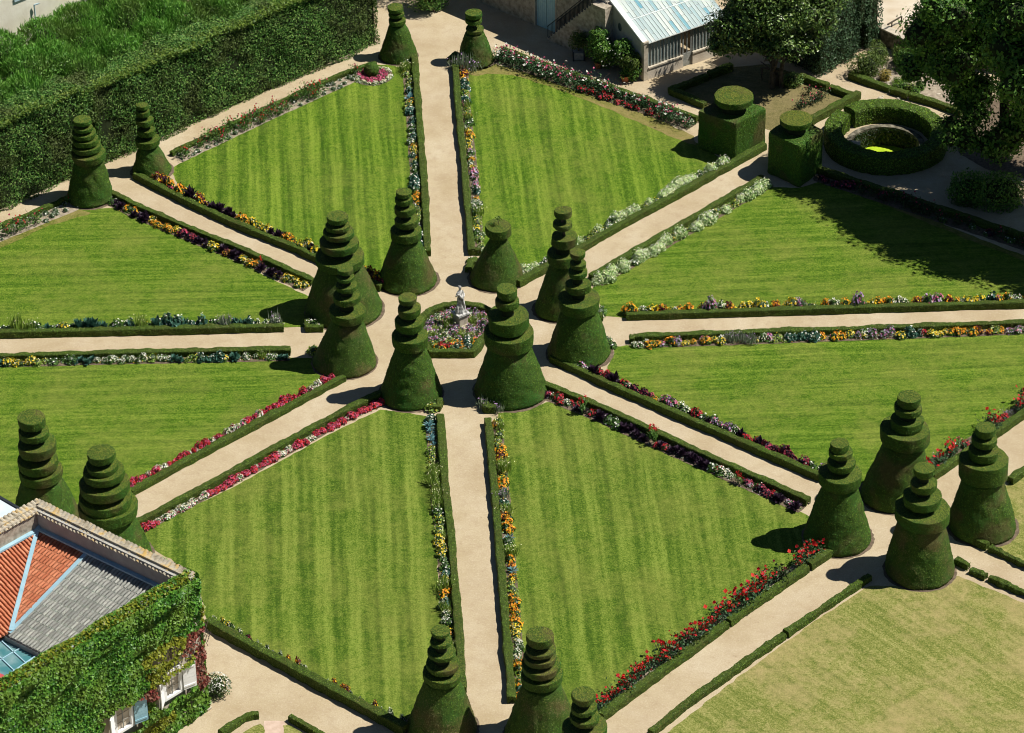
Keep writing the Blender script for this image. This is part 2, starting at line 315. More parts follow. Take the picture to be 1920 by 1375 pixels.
lawn([(-120, 500), (0, 452), (134, 393), (214, 390), (278, 417), (385, 462), (502, 519), (580, 557), (573, 614), (532, 614), (-120, 629)],
     lawnmat('west_lawn_grass_north', (0, 600), (532, 590), 1.0, .15, GRW, .35))
DRY = ((.085, .118, .02), (.172, .19, .042), (.31, .30, .105))
mdry = lawnmat('parched_lawn_grass', (1700, 1200), (1900, 1330), 1.8, .10, DRY, .75, (.36, .285, .13))
lawn([(1226, 1392), (1474, 1203), (1629, 1098), (1700, 1100), (1795, 1080), (1990, 1160), (1990, 1440), (1236, 1440)], mdry)
lawn([(1885, 912), (1990, 832), (1990, 1085), (1849, 1032), (1880, 1000)], mdry)
lawn([(447, 1382), (480, 1358), (495, 1358), (496, 1395), (440, 1395)], mdry)
lawn([(532, 1359), (538, 1357), (590, 1388), (560, 1395), (531, 1390)], mdry)
lawn([(1262, 172), (1335, 142), (1372, 126), (1440, 120), (1510, 146), (1598, 180), (1606, 188), (1500, 240), (1450, 247), (1320, 200)],
     lawnmat('thin_dry_grass', (1300, 180), (1500, 200), 2, .0, ((.08, .08, .03), (.14, .125, .045), (.22, .185, .08)), .5, (.24, .19, .10)))
m_worn = lawnmat('worn_turf', (960, 130), (1200, 220), 1.3, .05, ((.06, .085, .010), (.13, .145, .025), (.23, .21, .06)), .8, (.26, .20, .085))
for pts in ([(876, 136), (930, 120), (1075, 160), (1180, 200), (1300, 255), (1308, 275), (1262, 258), (1215, 238), (1090, 184), (980, 146), (930, 138), (885, 144)], [(0, 448), (130, 390), (175, 400), (90, 424), (30, 452), (-80, 500), (-80, 480)], [(1720, 400), (1806, 436), (1950, 492), (1950, 500), (1806, 446), (1700, 402), (1600, 362), (1560, 338), (1612, 358)]):
    sheet('worn_grass', pxy(pts), .012, m_worn, .04, .5)
sheet('paving', pxy([(495, 1352), (534, 1352), (531, 1420), (497, 1420)]), .004, m_pave, 0)
# ------------------------------------------------------------------ flowers
def fl(c): return leafmat('petals', [mul(c, .75), c, tuple(min(.9, v*1.15+.02) for v in c)], rough=.6, spec=.2, trans=.25)
PET = {k: fl(c) for k, c in dict(yellow=(.86, .60, .03), orange=(.84, .30, .02), red=(.50, .02, .025), scarlet=(.62, .035, .02), white=(.78, .78, .70), pink=(.62, .14, .26), lilac=(.45, .28, .52), cream=(.72, .70, .42), maroon=(.16, .02, .03), rose=(.50, .06, .12)).items()}
LF = {k: leafmat('foliage_'+k, c, trans=.2) for k, c in dict(
    green=[(.04, .10, .015), (.085, .19, .03), (.14, .27, .055)], dark=[(.015, .035, .012), (.03, .06, .02), (.05, .09, .03)],
    purple=[(.012, .006, .014), (.03, .014, .032), (.055, .03, .055)], silver=[(.13, .27, .06), (.29, .44, .14), (.46, .58, .26), (.64, .70, .42)],
    blue=[(.025, .085, .055), (.05, .14, .10), (.10, .22, .17)], agave=[(.10, .25, .27), (.20, .38, .40)], lime=[(.14, .26, .03), (.24, .36, .06), (.34, .42, .10)],
    rosegreen=[(.02, .06, .022), (.045, .11, .04), (.09, .18, .07)], bronze=[(.07, .025, .02), (.12, .05, .03), (.17, .09, .05)], grey=[(.14, .19, .12), (.22, .28, .18), (.32, .36, .26)]).items()}
def dome(n, r, h, R_, lo=.1):
    a = R_.random(n)*6.283; t = R_.random(n)**.8; rr = r*np.sqrt(t)*1.0; zz = h*(1-t)**.5*R_.uniform(.75, 1.05, n)+h*lo
    P = np.stack([rr*np.cos(a), rr*np.sin(a), zz], 1); N = P/np.array([r*r, r*r, h*h]); N /= np.linalg.norm(N, axis=1)[:, None]+1e-9; return P, N
def clump(leaf, pets, r=.27, h=.3, nl=70, ls=.13, nf=45, fs=.085, seed=0, up=.3):
    R_ = np.random.default_rng(seed); b = MB(); V, F = lathe([(r*.62, 0), (r*.7, h*.3), (r*.55, h*.62), (r*.25, h*.8), (.01, h*.84)], 9); V[:, 0] += sn(V, 12, seed)*.03; b.add(V, F, LF['dark' if leaf not in ('purple', 'silver', 'bronze') else leaf]); P, N = dome(nl, r, h, R_, .05); P[:, 2] *= R_.uniform(.3, 1, nl); b.add(*leaves(P, N, ls, R_, .6), LF[leaf])
    if nf:
        P, N = dome(nf, r, h, R_, .12); k = R_.integers(0, len(pets), nf)
        for i, p in enumerate(pets):
            q = k == i
            if q.any(): b.add(*leaves(P[q], N[q], fs, R_, .35, .95, up), PET[p])
    return b
def rosette(leaf, n=34, r=.34, h=.34, seed=0, wid=.38):
    R_ = np.random.default_rng(seed); b = MB(); V = []
    for i in range(n):
        a = R_.random()*6.283; el = R_.uniform(.15, 1.45); l = r*R_.uniform(.7, 1.15); d = np.array([math.cos(a)*math.cos(el), math.sin(a)*math.cos(el), math.sin(el)*h/r]); t = np.array([-math.sin(a), math.cos(a), 0])
        p0 = np.array([0, 0, .06]); V += [p0, p0+d*l*.6+t*l*wid*.5, p0+d*l+np.array([0, 0, -.04]), p0+d*l*.6-t*l*wid*.5]
    b.add(V, np.arange(4*n).reshape(n, 4), LF[leaf]); return b
def canna(leaf, pet, h=.95, seed=0):
    R_ = np.random.default_rng(seed); b = MB()
    for s in range(3):
        x, y = R_.normal(size=2)*.09; hh = h*R_.uniform(.75, 1.1); b.tube([(x, y, 0), (x*1.3, y*1.3, hh)], [.018, .01], LF[leaf], 5); V = []
        for i in range(7):
            a = R_.random()*6.283; z = hh*(.15+.1*i); l = .34*(1-.06*i); d = np.array([math.cos(a)*.75, math.sin(a)*.75, .65]); t = np.array([-math.sin(a), math.cos(a), 0]); p = np.array([x, y, z]); V += [p, p+d*l*.5+t*l*.2, p+d*l, p+d*l*.5-t*l*.2]
        b.add(V, np.arange(28).reshape(7, 4), LF[leaf])
        P = np.array([x*1.3, y*1.3, hh])+R_.normal(size=(9, 3))*[.05, .05, .07]; b.add(*leaves(P, R_.normal(size=(9, 3)), .11, R_, .5, .8), PET[pet])
    return b
def rosebush(pets, r=.38, h=.75, seed=0, nf=26, fs=.13, leaf='dark'):
    R_ = np.random.default_rng(seed); b = MB(); P = R_.normal(size=(150, 3))*[r*.5, r*.5, h*.26]+[0, 0, h*.55]; P[:, 2] = np.clip(P[:, 2], .08, h*1.1)
    b.add(*leaves(P, P-[0, 0, h*.4], .12, R_, .8), LF[leaf]); P = R_.normal(size=(nf, 3))*[r*.5, r*.5, h*.16]+[0, 0, h*.85]; k = R_.integers(0, len(pets), nf)
    for i in range(5):
        e = R_.normal(size=2)*r*.6; b.tube([(0, 0, 0), (e[0], e[1], h*.85)], [.014, .008], m_bark, 4)
    for i, p in enumerate(pets):
        q = k == i
        if q.any():
            b.add(*leaves(P[q], np.tile([0, -.2, 1.0], (q.sum(), 1)), fs, R_, .4, .95), PET[p]); b.add(*leaves(P[q]+[0, 0, .02], np.tile([0, -.8, .5], (q.sum(), 1)), fs, R_, .5, .95), PET[p])
    return b
def feather(leaf, pet, h=.6, seed=0, r=.22):
    R_ = np.random.default_rng(seed); b = MB(); P = R_.normal(size=(90, 3))*[r*.55, r*.55, 0]; b.add(*shoots(P, h, R_, .28, .09), LF[leaf])
    if pet: Q = R_.normal(size=(14, 3))*[r*.6, r*.6, h*.15]+[0, 0, h*.8]; b.add(*leaves(Q, Q*0+[0, 0, 1.], .06, R_, .5, .9), PET[pet])
    return b
KINDS = {
 'yellow': ('marigold', 'flower', 'yellow marigold clump', lambda s: clump('green', ['yellow', 'yellow', 'cream'], seed=s)),
 'orange': ('marigold', 'flower', 'orange marigold clump', lambda s: clump('green', ['orange', 'orange', 'yellow'], seed=s)),
 'mixed': ('bedding_flower', 'flower', 'orange and maroon bedding flower clump', lambda s: clump('bronze', ['orange', 'maroon', 'yellow'], seed=s)),
 'white': ('daisy', 'flower', 'white daisy clump', lambda s: clump('green', ['white', 'white', 'cream'], r=.25, fs=.07, seed=s)),
 'pinkc': ('petunia', 'flower', 'pink petunia clump', lambda s: clump('green', ['pink', 'lilac', 'white'], seed=s)),
 'lilac': ('verbena', 'flower', 'lilac verbena clump', lambda s: clump('grey', ['lilac', 'lilac', 'pink'], h=.42, fs=.07, seed=s)),
 'redc': ('geranium', 'flower', 'red geranium clump', lambda s: clump('dark', ['red', 'red', 'rose'], seed=s)),
 'begr': ('begonia', 'flower', 'red begonia clump', lambda s: clump('bronze', ['red', 'rose', 'rose', 'scarlet', 'pink'], r=.24, h=.22, nl=40, nf=85, fs=.085, seed=s)),
 'begw': ('begonia', 'flower', 'white begonia clump', lambda s: clump('green', ['white', 'cream', 'white', 'pink'], r=.21, h=.2, nl=40, nf=55, fs=.075, seed=s)),
 'purple': ('purple_kale', 'plant', 'dark purple leafy plant', lambda s: rosette('purple', 60, .36, .36, s)),
 'maroonc': ('coleus', 'plant', 'maroon coleus clump', lambda s: clump('purple', ['maroon', 'maroon', 'rose'], nf=35, fs=.1, seed=s)),
 'kale': ('kale', 'plant', 'blue green kale plant', lambda s: rosette('blue', 60, .36, .36, s)),
 'agave': ('agave', 'plant', 'spiky blue agave', lambda s: rosette('agave', 26, .36, .34, s, .2)),
 'silver': ('silver_foliage_plant', 'plant', 'silvery white frothy plant', lambda s: clump('silver', ['cream', 'white'], r=.38, h=.48, nl=240, ls=.14, nf=60, fs=.065, seed=s)),
 'limec': ('chartreuse_plant', 'plant', 'lime green leafy plant', lambda s: clump('lime', ['yellow', 'cream'], nl=90, nf=14, fs=.06, seed=s)),
 'greenc': ('leafy_plant', 'plant', 'mid green leafy plant', lambda s: clump('green', ['white'], nl=90, nf=6, seed=s)),
 'feather': ('feathery_plant', 'plant', 'tall feathery green plant', lambda s: feather('lime', 'cream', .5, s, .26)),
 'greyc': ('lavender', 'plant', 'grey green lavender clump', lambda s: feather('grey', 'lilac', .45, s, .28)),
 'bluef': ('nicotiana', 'plant', 'blue green broad leaved plant', lambda s: clump('blue', ['white'], r=.27, h=.4, nl=80, ls=.2, nf=10, seed=s)),
 'canna': ('canna', 'plant', 'tall red flowered canna', lambda s: canna('bronze', 'scarlet', .95, s)),
 'cannag': ('canna', 'plant', 'tall green leaved canna with red flowers', lambda s: canna('green', 'red', .9, s)),
 'rose': ('rose_bush', 'shrub', 'bright red rose bush', lambda s: rosebush(['scarlet', 'red'], seed=s, nf=11, fs=.15, leaf='rosegreen')),
 'pinkrose': ('rose_bush', 'shrub', 'pink rose bush', lambda s: rosebush(['rose', 'pink', 'rose', 'white'], r=.46, h=.72, nf=8, fs=.12, seed=s, leaf='rosegreen')),
 'dimrose': ('rose_bush', 'shrub', 'sparse rose bush with few red blooms', lambda s: rosebush(['rose', 'maroon'], h=.6, nf=6, fs=.09, seed=s)),
 'thinrose': ('rose_bush', 'shrub', 'thin rose bush on bare soil', lambda s: rosebush(['rose', 'scarlet'], h=.65, nf=9, fs=.09, seed=s, leaf='green')),
 'scrub': ('weed', 'plant', 'small straggly green plant', lambda s: clump('grey', ['white'], r=.2, h=.2, nl=35, ls=.1, nf=3, seed=s)),
}
TPL = {}
def plant(kind, x, y, z, where, sc=1.0, label=None, group=None, zs=1.0):
    nm, cat, lab, fn = KINDS[kind]
    if kind not in TPL: TPL[kind] = [fn(11+i*7) for i in range(3)]
    t = TPL[kind][random.randrange(3)]
    if isinstance(t, MB):
        i = TPL[kind].index(t); o = t.build(nm); TPL[kind][i] = o
    else: o = t.copy(); COL.objects.link(o)
    o.location = (x, y, z); o.rotation_euler = (0, 0, random.random()*6.283); s_ = sc*random.uniform(.72, 1.28); o.scale = (s_, s_, s_*zs*random.uniform(.85, 1.2))
    for k in ('label', 'category', 'group'):
        if k in o: del o[k]
    return tag(o, label or f'{lab} in {where}', cat, group or f'{lab}s in {where}')
# ------------------------------------------------------------------ low box hedges with their borders
def hedge_mesh(P, w, h, seed, leafs=230, m1=None, m2=None, ls=.055, amp=.026, lid=None):
    m1 = m1 or m_box; m2 = m2 or m_boxl; P, L = resamp(P, .14); r = np.random.default_rng(seed); n = len(P)
    T = np.gradient(P, axis=0); T /= np.linalg.norm(T, axis=1)[:, None]; Nn = np.stack([-T[:, 1], T[:, 0]], 1)
    cs = [(-.5, 0), (-.51, .3), (-.5, .62), (-.49, .88), (-.44, .97), (-.3, 1.0), (0, 1.0), (.3, 1.0), (.44, .97), (.49, .88), (.5, .62), (.51, .3), (.5, 0)]
    V = np.array([[(P[i, 0]+Nn[i, 0]*a*w, P[i, 1]+Nn[i, 1]*a*w, b*h) for a, b in cs] for i in range(n)])
    V = V.reshape(-1, 3); k = len(cs); i, j = np.meshgrid(np.arange(n-1), np.arange(k-1), indexing='ij')
    F = np.stack([i*k+j, i*k+j+1, (i+1)*k+j+1, (i+1)*k+j], -1).reshape(-1, 4)
    am = sn(V, 5, seed)*amp+sn(V, 16, seed+1)*amp*.6+sn(V, 1.2, seed+3)*amp*.8; cen = np.repeat(np.c_[P, np.full(n, h*.5)], k, 0); dd = V-cen; dd /= np.linalg.norm(dd, axis=1)[:, None]; V = V+dd*am[:, None]; V[:, 2] = np.maximum(V[:, 2], 0)
    b = MB(); b.add(V, F[:, ::-1], m1)
    for e in (0, n-1):
        q = [e*k+x for x in range(k)]; c = V[q].mean(0); b.add(np.vstack([V[q], c]), [(x, x+1, k) for x in range(k-1)], m1)
    # cap leaves
    area = L*(w+2*h); Pn, N = sample(V, F[:, ::-1], int(area*leafs), r); b.add(*leaves(Pn+N*.004, N, ls, r, .45), m2)
    for e, s_ in ((0, -1), (n-1, 1)):
        m = int(w*h*leafs*1.3); a = r.uniform(-.5, .5, m); z = r.random(m)*h; Q = np.stack([P[e, 0]+Nn[e, 0]*a*w, P[e, 1]+Nn[e, 1]*a*w, z], 1); b.add(*leaves(Q, np.tile([T[e, 0]*s_, T[e, 1]*s_, 0], (m, 1)), ls, r, .6), m2)
    return b
hs = [100]
def hedge(px, label, side=1, w=.40, h=.42, off=None, name='box_hedge', world=False, group='low clipped box hedges', **kw):
    hs[0] += 1; P = np.asarray(px, float) if world else pxy(px); P, _ = resamp(P, .3); Q = offs(P, side*(w/2 if off is None else off))
    c = Q.mean(0); o = hedge_mesh(Q, w, h, hs[0], **kw).build(name, loc=(c[0], c[1], 0)); return tag(o, label, 'hedge', group)
def border(px, side, bw, mix, where, hl, w=.40, h=.42, gap=.0, hedge_on=True, sp=.40, rows=1, sc=1.0, skip=(), soil=m_soil, fill=('green',), t0=.0, t1=1.0, fd=55, ex=None, caps=None, cover=True, zs=1.0):
    P = pxy(px); P, L = resamp(P, .3)
    if hedge_on: hedge(px, hl, side, w, h)
    a = offs(P, side*(w+gap)); b = offs(P, side*(w+gap+bw)); n = len(P); i0, i1 = int(t0*(n-1)), int(t1*(n-1)); sheet('flower_bed', np.vstack([a[i0:i1+1], b[i0:i1+1][::-1]]), .016, soil, .02)
    r = np.random.default_rng(hs[0]*3+len(px)); k = max(2, int(L/sp))
    kinds = [m[0] for m in mix]; wt = np.array([m[1] for m in mix], float); wt /= wt.sum(); prev = None
    for row in range(rows):
        for i in range(k):
            t = (i+.5+r.uniform(-.25, .25))/k
            if t < t0 or t > t1: continue
            if any(s0 < t < s1 for s0, s1 in skip): continue
            kd = prev if (prev and r.random() < .5) else kinds[r.choice(len(kinds), p=wt)]; prev = kd
            j = min(n-1, int(t*(n-1))); f = (row+.5)/rows+r.uniform(-.28, .28)/rows; q = a[j]*(1-f)+b[j]*f; q = q+(P[min(j+1, n-1)]-P[max(j-1, 0)])*r.uniform(-.2, .2)
            plant(kd, q[0], q[1], .016, where, sc, zs=zs)
    if ex:
        for kd, t, f in ex:
            j = int(t*(n-1)); q = a[j]*(1-f)+b[j]*f; plant(kd, q[0], q[1], .016, where, sc)
    if cover and fd:
        m = int(L*bw*fd); j = r.integers(i0, max(i0+1, i1), m); f = r.random((m, 1)); u = r.random((m, 1)); A = a[j]*(1-u)+a[np.minimum(j+1, n-1)]*u; B = b[j]*(1-u)+b[np.minimum(j+1, n-1)]*u; Q = np.c_[A*(1-f)+B*f, r.uniform(.03, .16, m)]
        mb = MB(); ids = r.integers(0, len(fill), m)
        for q, c in enumerate(fill):
            s_ = ids == q
            if s_.any(): mb.add(*leaves(Q[s_], np.tile([0, 0, 1.], (s_.sum(), 1)), .10 if c in LF else .06, r, .7, .6), LF[c] if c in LF else PET[c])
        tag(mb.build('ground_cover'), f'low leafy ground cover filling {where}', 'ground cover', kind='stuff')
MN = [('yellow', 4), ('orange', 1.8), ('white', 1.6), ('bluef', 3), ('greenc', 2.4), ('lilac', .4), ('agave', .5), ('feather', 1.6), ('limec', 1.6), ('mixed', .6)]
border([(783, 107), (786, 150), (794, 251), (803, 368), (808, 481)], 1 if False else -1, .58, MN, 'the border left of the far path', 'low box hedge with sunlit side, left edge of the path running away to the top', fill=('green', 'blue', 'white', 'yellow'), sp=.36)
border([(848, 125), (854, 214), (866, 335), (878, 480)], 1, .58, MN+[('pinkc', .6)], 'the border right of the far path', 'low box hedge shading the gravel, right edge of the path running away to the top', fill=('green', 'lime', 'white'), sp=.36)
MP = [('purple', 4.5), ('yellow', 3), ('orange', 2.4), ('mixed', 2), ('maroonc', 1.5), ('canna', .35), ('greenc', .7)]
border([(249, 336), (335, 381), (435, 428), (560, 479), (640, 517), (712, 548)], 1, .62, MP, 'the border above the upper left path', 'low box hedge with dark front, upper edge of the upper left diagonal path', fill=('purple', 'green', 'bronze', 'orange'), sp=.30, t0=.06, zs=1.6, sc=1.1)
border([(214, 366), (258, 389), (385, 443), (455, 471), (592, 532)], -1, .66, MP, 'the border below the upper left path', 'low box hedge behind purple plants, lower edge of the upper left diagonal path', fill=('purple', 'green', 'bronze', 'yellow'), sp=.32, t0=.02)
MS = [('silver', 6), ('white', 1.2), ('limec', 1), ('greenc', .5)]
border([(1437, 281), (1307, 355), (1260, 381), (1160, 435), (1094, 474), (1023, 513), (975, 540)], -1, .62, MS, 'the silvery border above the upper right path', 'low box hedge in front of silvery plants, upper edge of the upper right diagonal path', fill=('silver', 'green', 'lime'), sp=.34, t0=.13, zs=1.25)
border([(1103, 524), (1230, 451), (1336, 390), (1425, 338)], 1 if False else -1, .66, MS, 'the silvery border below the upper right path', 'low box hedge behind silvery plants, lower edge of the upper right diagonal path', fill=('silver', 'green', 'lime'), sp=.32)
ME = [('yellow', 3), ('orange', 2.6), ('white', 2), ('lilac', 1.5), ('mixed', 1), ('pinkc', .8), ('limec', .8), ('bluef', .6), ('greyc', .6)]
border([(1175, 602), (1280, 599), (1600, 589), (1990, 577)], 1, .5, ME, 'the border above the level right path', 'long low box hedge with dark front, upper edge of the straight path to the right', fill=('green', 'lime', 'yellow', 'white'), sc=1.15, sp=.34, zs=1.5)
border([(1188, 635), (1400, 627.5), (1700, 617), (1990, 606)], -1, .62, ME+[('redc', 1), ('pinkc', 1)], 'the border below the level right path', 'long low box hedge behind bright flowers, lower edge of the straight path to the right', fill=('green', 'orange', 'white', 'pink'), sp=.31, h=.38)
MD = [('purple', 4), ('redc', 2.6), ('maroonc', 2), ('white', 1.6), ('pinkc', 1), ('cannag', .9), ('canna', .8), ('greenc', 1.6), ('orange', .4)]
border([(1030, 680), (1142, 733), (1280, 793), (1538, 906)], 1, .66, MD, 'the border above the lower right path', 'low box hedge with dark front, upper edge of the lower right diagonal path', fill=('dark', 'green', 'purple', 'rose'), sp=.30, t0=.1, zs=1.5, sc=1.1)
border([(1026, 726), (1142, 773), (1280, 837), (1494, 932), (1520, 944)], -1, .72, MD, 'the border below the lower right path', 'low box hedge behind dark red flowers, lower edge of the lower right diagonal path', fill=('dark', 'green', 'purple', 'white'), sp=.30)
MSO = [('yellow', 2.4), ('orange', 2.6), ('agave', 1.4), ('feather', 1.8), ('limec', 1.8), ('greenc', 1), ('white', 1), ('mixed', 1.2), ('greyc', .8), ('bluef', .8)]
border([(833, 788), (842, 920), (854, 1015), (867, 1183), (876, 1300)], -1, .58, MSO, 'the border left of the near path', 'low box hedge with sunlit side, left edge of the path coming to the bottom edge', fill=('green', 'lime', 'yellow'), sp=.33)
border([(908, 795), (919, 915), (934, 1096), (952, 1320)], 1, .58, MSO, 'the border right of the near path', 'low box hedge shading the gravel, right edge of the path coming to the bottom edge', fill=('green', 'lime', 'yellow'), sp=.33)
MR = [('begr', 5), ('begw', 2.2)]
border([(650, 716), (640, 721), (430, 833), (250, 931)], -1, .42, MR, 'the begonia border above the lower left path', 'low box hedge along red and white begonias, upper edge of the lower left diagonal path', fill=('bronze', 'red', 'white'), sp=.19, t0=.04, sc=1.0, zs=1.9, h=.36)
border([(712, 742), (640, 776), (355, 931), (250, 986)], 1, .46, MR, 'the begonia border below the lower left path', 'low box hedge behind red and white begonias, lower edge of the lower left diagonal path', fill=('bronze', 'red', 'white'), sp=.21)
MW = [('kale', 3.4), ('white', 1.5), ('limec', 2), ('feather', 1.2), ('yellow', .9), ('greyc', .4), ('greenc', 1.6), ('bluef', .8)]
border([(-110, 638), (0, 635.6), (300, 629), (532, 624)], 1, .55, MW, 'the border above the level left path', 'low box hedge with dark front, upper edge of the straight path to the left', fill=('green', 'lime', 'white'), sp=.36, sc=1.15, zs=1.5)
border([(-110, 674), (0, 671), (300, 664), (545, 659)], -1, .58, MW+[('white', 1.2)], 'the border below the level left path', 'low box hedge behind kale and daisies, lower edge of the straight path to the left', fill=('green', 'lime', 'white', 'yellow'), sp=.32, h=.38)
for px, lab in (([(1562, 1044), (1522, 1071)], 'short box hedge piece nearest the topiary beside bright red roses'), ([(1518, 1074), (1434, 1133), (1372, 1177)], 'middle piece of box hedge along the bright red roses'), ([(1368, 1180), (1280, 1244), (1132, 1354)], 'longest lower piece of box hedge along the bright red roses')):
    hedge(px, lab, -1, .42, .42)
border([(1558, 1047), (1434, 1133), (1280, 1244), (1132, 1354)], -1, .62, [('rose', 6), ('dimrose', 1)], 'the red rose border at the lower right', '', w=.42, hedge_on=False, sp=.36, fill=('dark', 'green'), soil=m_soild, fd=30)
border([(1752, 903), (1800, 870), (1885, 812), (1990, 740)], 1, .75, [('rose', 4), ('redc', 2), ('pinkrose', .8), ('greyc', 1.5), ('dimrose', 1)], 'the rose border at the right edge', 'low box hedge beside roses at the right edge, left of the path there', fill=('dark', 'grey'), sp=.34)
border([(1990, 471), (1925, 449), (1719, 381), (1540, 322)], 1, .8, [('dimrose', 5), ('maroonc', .6), ('greenc', 1)], 'the shaded rose border', 'long low box hedge in tree shade beside the path round the well', fill=('dark',), sp=.5, fd=30)
border([(945, 100), (1075, 146), (1190, 186), (1312, 229)], -1, .85, [('pinkrose', 6), ('white', .8), ('redc', .4)], 'the pink rose border by the courtyard', 'low box hedge behind pink roses along the courtyard', fill=('dark', 'dark', 'white', 'green'), sp=.46, h=.5, fd=70, rows=2)
border([(384, 1180), (484, 1236), (588, 1292), (699, 1352), (755, 1382)], 1, .34, [('scrub', 3), ('white', 1.2), ('mixed', 1.6), ('yellow', .6), ('maroonc', .8)], 'the thin border beside the lower left hedge', 'thick box hedge with deep shadow between the house and the bottom topiary', w=.5, h=.55, fill=('grey', 'green'), sp=.42, sc=.6, fd=25, zs=2.6)
border([(702, 121), (640, 142), (498, 206), (355, 273), (318, 291)], 1, .95, [('thinrose', 2.2), ('scrub', 4)], 'the soil strip facing the tall hedge', 'thin ragged box hedge between the long path and a bare soil strip', w=.3, h=.3, soil=m_soild, fill=('grey', 'green'), sp=.55, rows=2, fd=14, t0=.1)
border([(127, 374), (0, 426), (-110, 470)], 1, 1.15, [('thinrose', 1.2), ('scrub', 3.5)], 'the soil strip at the left edge', 'thin box hedge at the left edge below the tall hedge', w=.3, h=.28, soil=m_soild, fill=('grey', 'green'), sp=.55, rows=2, fd=14)
# bottom right and odd hedges
hedge([(1635, 1090), (1478, 1197)], 'narrow box hedge running from the topiary shadow along the parched lawn', -1, .34, .36)
hedge([(1474, 1200), (1290, 1330), (1225, 1384)], 'narrow box hedge along the parched lawn reaching the bottom edge', -1, .34, .36)
hedge([(1788, 1060), (1812, 1072)], 'small dark box hedge stub right of the nearest right hand topiary', 1, .34, .4)
hedge([(1818, 1076), (1846, 1089)], 'ragged gappy box hedge piece beyond the dark stub', 1, .24, .26, amp=.06)
hedge([(1852, 1092), (1920, 1122), (1980, 1150)], 'ragged box hedge at the right edge between path and parched lawn', 1, .3, .32, amp=.06)
hedge([(1818, 1020), (1848, 1034)], 'dark box hedge stub in front of the far right topiary', 1, .34, .42)
hedge([(1853, 1036), (1925, 1071), (1980, 1096)], 'ragged box hedge above the small path at the right edge', 1, .32, .34, amp=.05)
hedge([(1888, 905), (1925, 879), (1985, 838)], 'box hedge at the right edge above the dry grass corner', -1, .36, .4)
hedge([(418, 1384), (466, 1352), (486, 1350)], 'short bent box hedge at the bottom edge left of the pink paving', 1, .32, .35)
hedge([(540, 1354), (567, 1369), (606, 1392)], 'short straight box hedge at the bottom edge right of the pink paving', 1, .32, .35)
hedge([(571, 598), (571, 624), (606, 624)], 'corner of low box hedge round the foot of the tall left topiary', 1, .34, .38)
hedge([(803, 774), (829, 774), (831, 757)], 'tiny box hedge corner round pale plants at the foot of the left front topiary', 1, .32, .4)
hedge([(904, 757), (904, 776), (930, 776)], 'tiny box hedge corner round plants at the foot of the right front topiary', 1, .32, .4)
hedge([(1112, 605), (1131, 603)], 'stub of box hedge beside the right hand pair of central topiaries', 1, .34, .4)
hedge([(872, 512), (876, 498), (892, 492)], 'dark stub of box hedge left of the bottle shaped topiary', -1, .4, .4)
hedge([(808, 481), (794, 481)], 'end of box hedge closing the left border of the top path', -1, .3, .4)
hedge([(881, 480), (902, 480)], 'end of box hedge closing the right border of the top path', 1, .3, .4)
hedge([(1190, 646), (1190, 638)], 'end of box hedge closing the border below the right hand path', 1, .3, .38)
hedge([(545, 668), (545, 661)], 'end of box hedge closing the border below the left hand path', 1, .3, .38)
hedge([(848, 122), (862, 112)], 'dark curl of box hedge at the foot of the top right topiary', 1, .4, .5)
for kd, x, y, wh in (('limec', 815, 764, 'L'), ('limec', 824, 757, 'L'), ('limec', 810, 770, 'L'), ('greyc', 912, 766, 'R'), ('greenc', 920, 770, 'R'), ('greyc', 936, 772, 'R'), ('greenc', 1124, 588, 'E'), ('white', 1128, 594, 'E'), ('greenc', 1140, 640, 'F'), ('greenc', 1147, 652, 'F'), ('limec', 590, 662, 'G'), ('greenc', 884, 492, 'H'), ('white', 580, 612, 'K'), ('white', 588, 615, 'K')):
    p = at(x, y); wd = {'L': 'at the foot of the left front topiary', 'R': 'at the foot of the right front topiary', 'E': 'in the hedge corner of the right central topiaries', 'F': 'at the right foot of the right central topiary', 'G': 'at the left foot of the left central topiary', 'H': 'left of the bottle shaped topiary', 'K': 'in the hedge corner of the tall left topiary'}[wh]
    plant(kd, p[0], p[1], 0, '', 1.25, f'{KINDS[kd][2]} {wd}', f'{KINDS[kd][2]}s {wd}')
for i, (x, y, s_) in enumerate(((850, 128, 1.1), (862, 126, 1.6), (876, 130, 1.7), (888, 131, 1.4))):
    p = at(x, y); plant('greyc', p[0], p[1], 0, '', s_, 'bushy grey green lavender at the foot of the top right topiary', 'grey lavenders at the foot of the top right topiary')
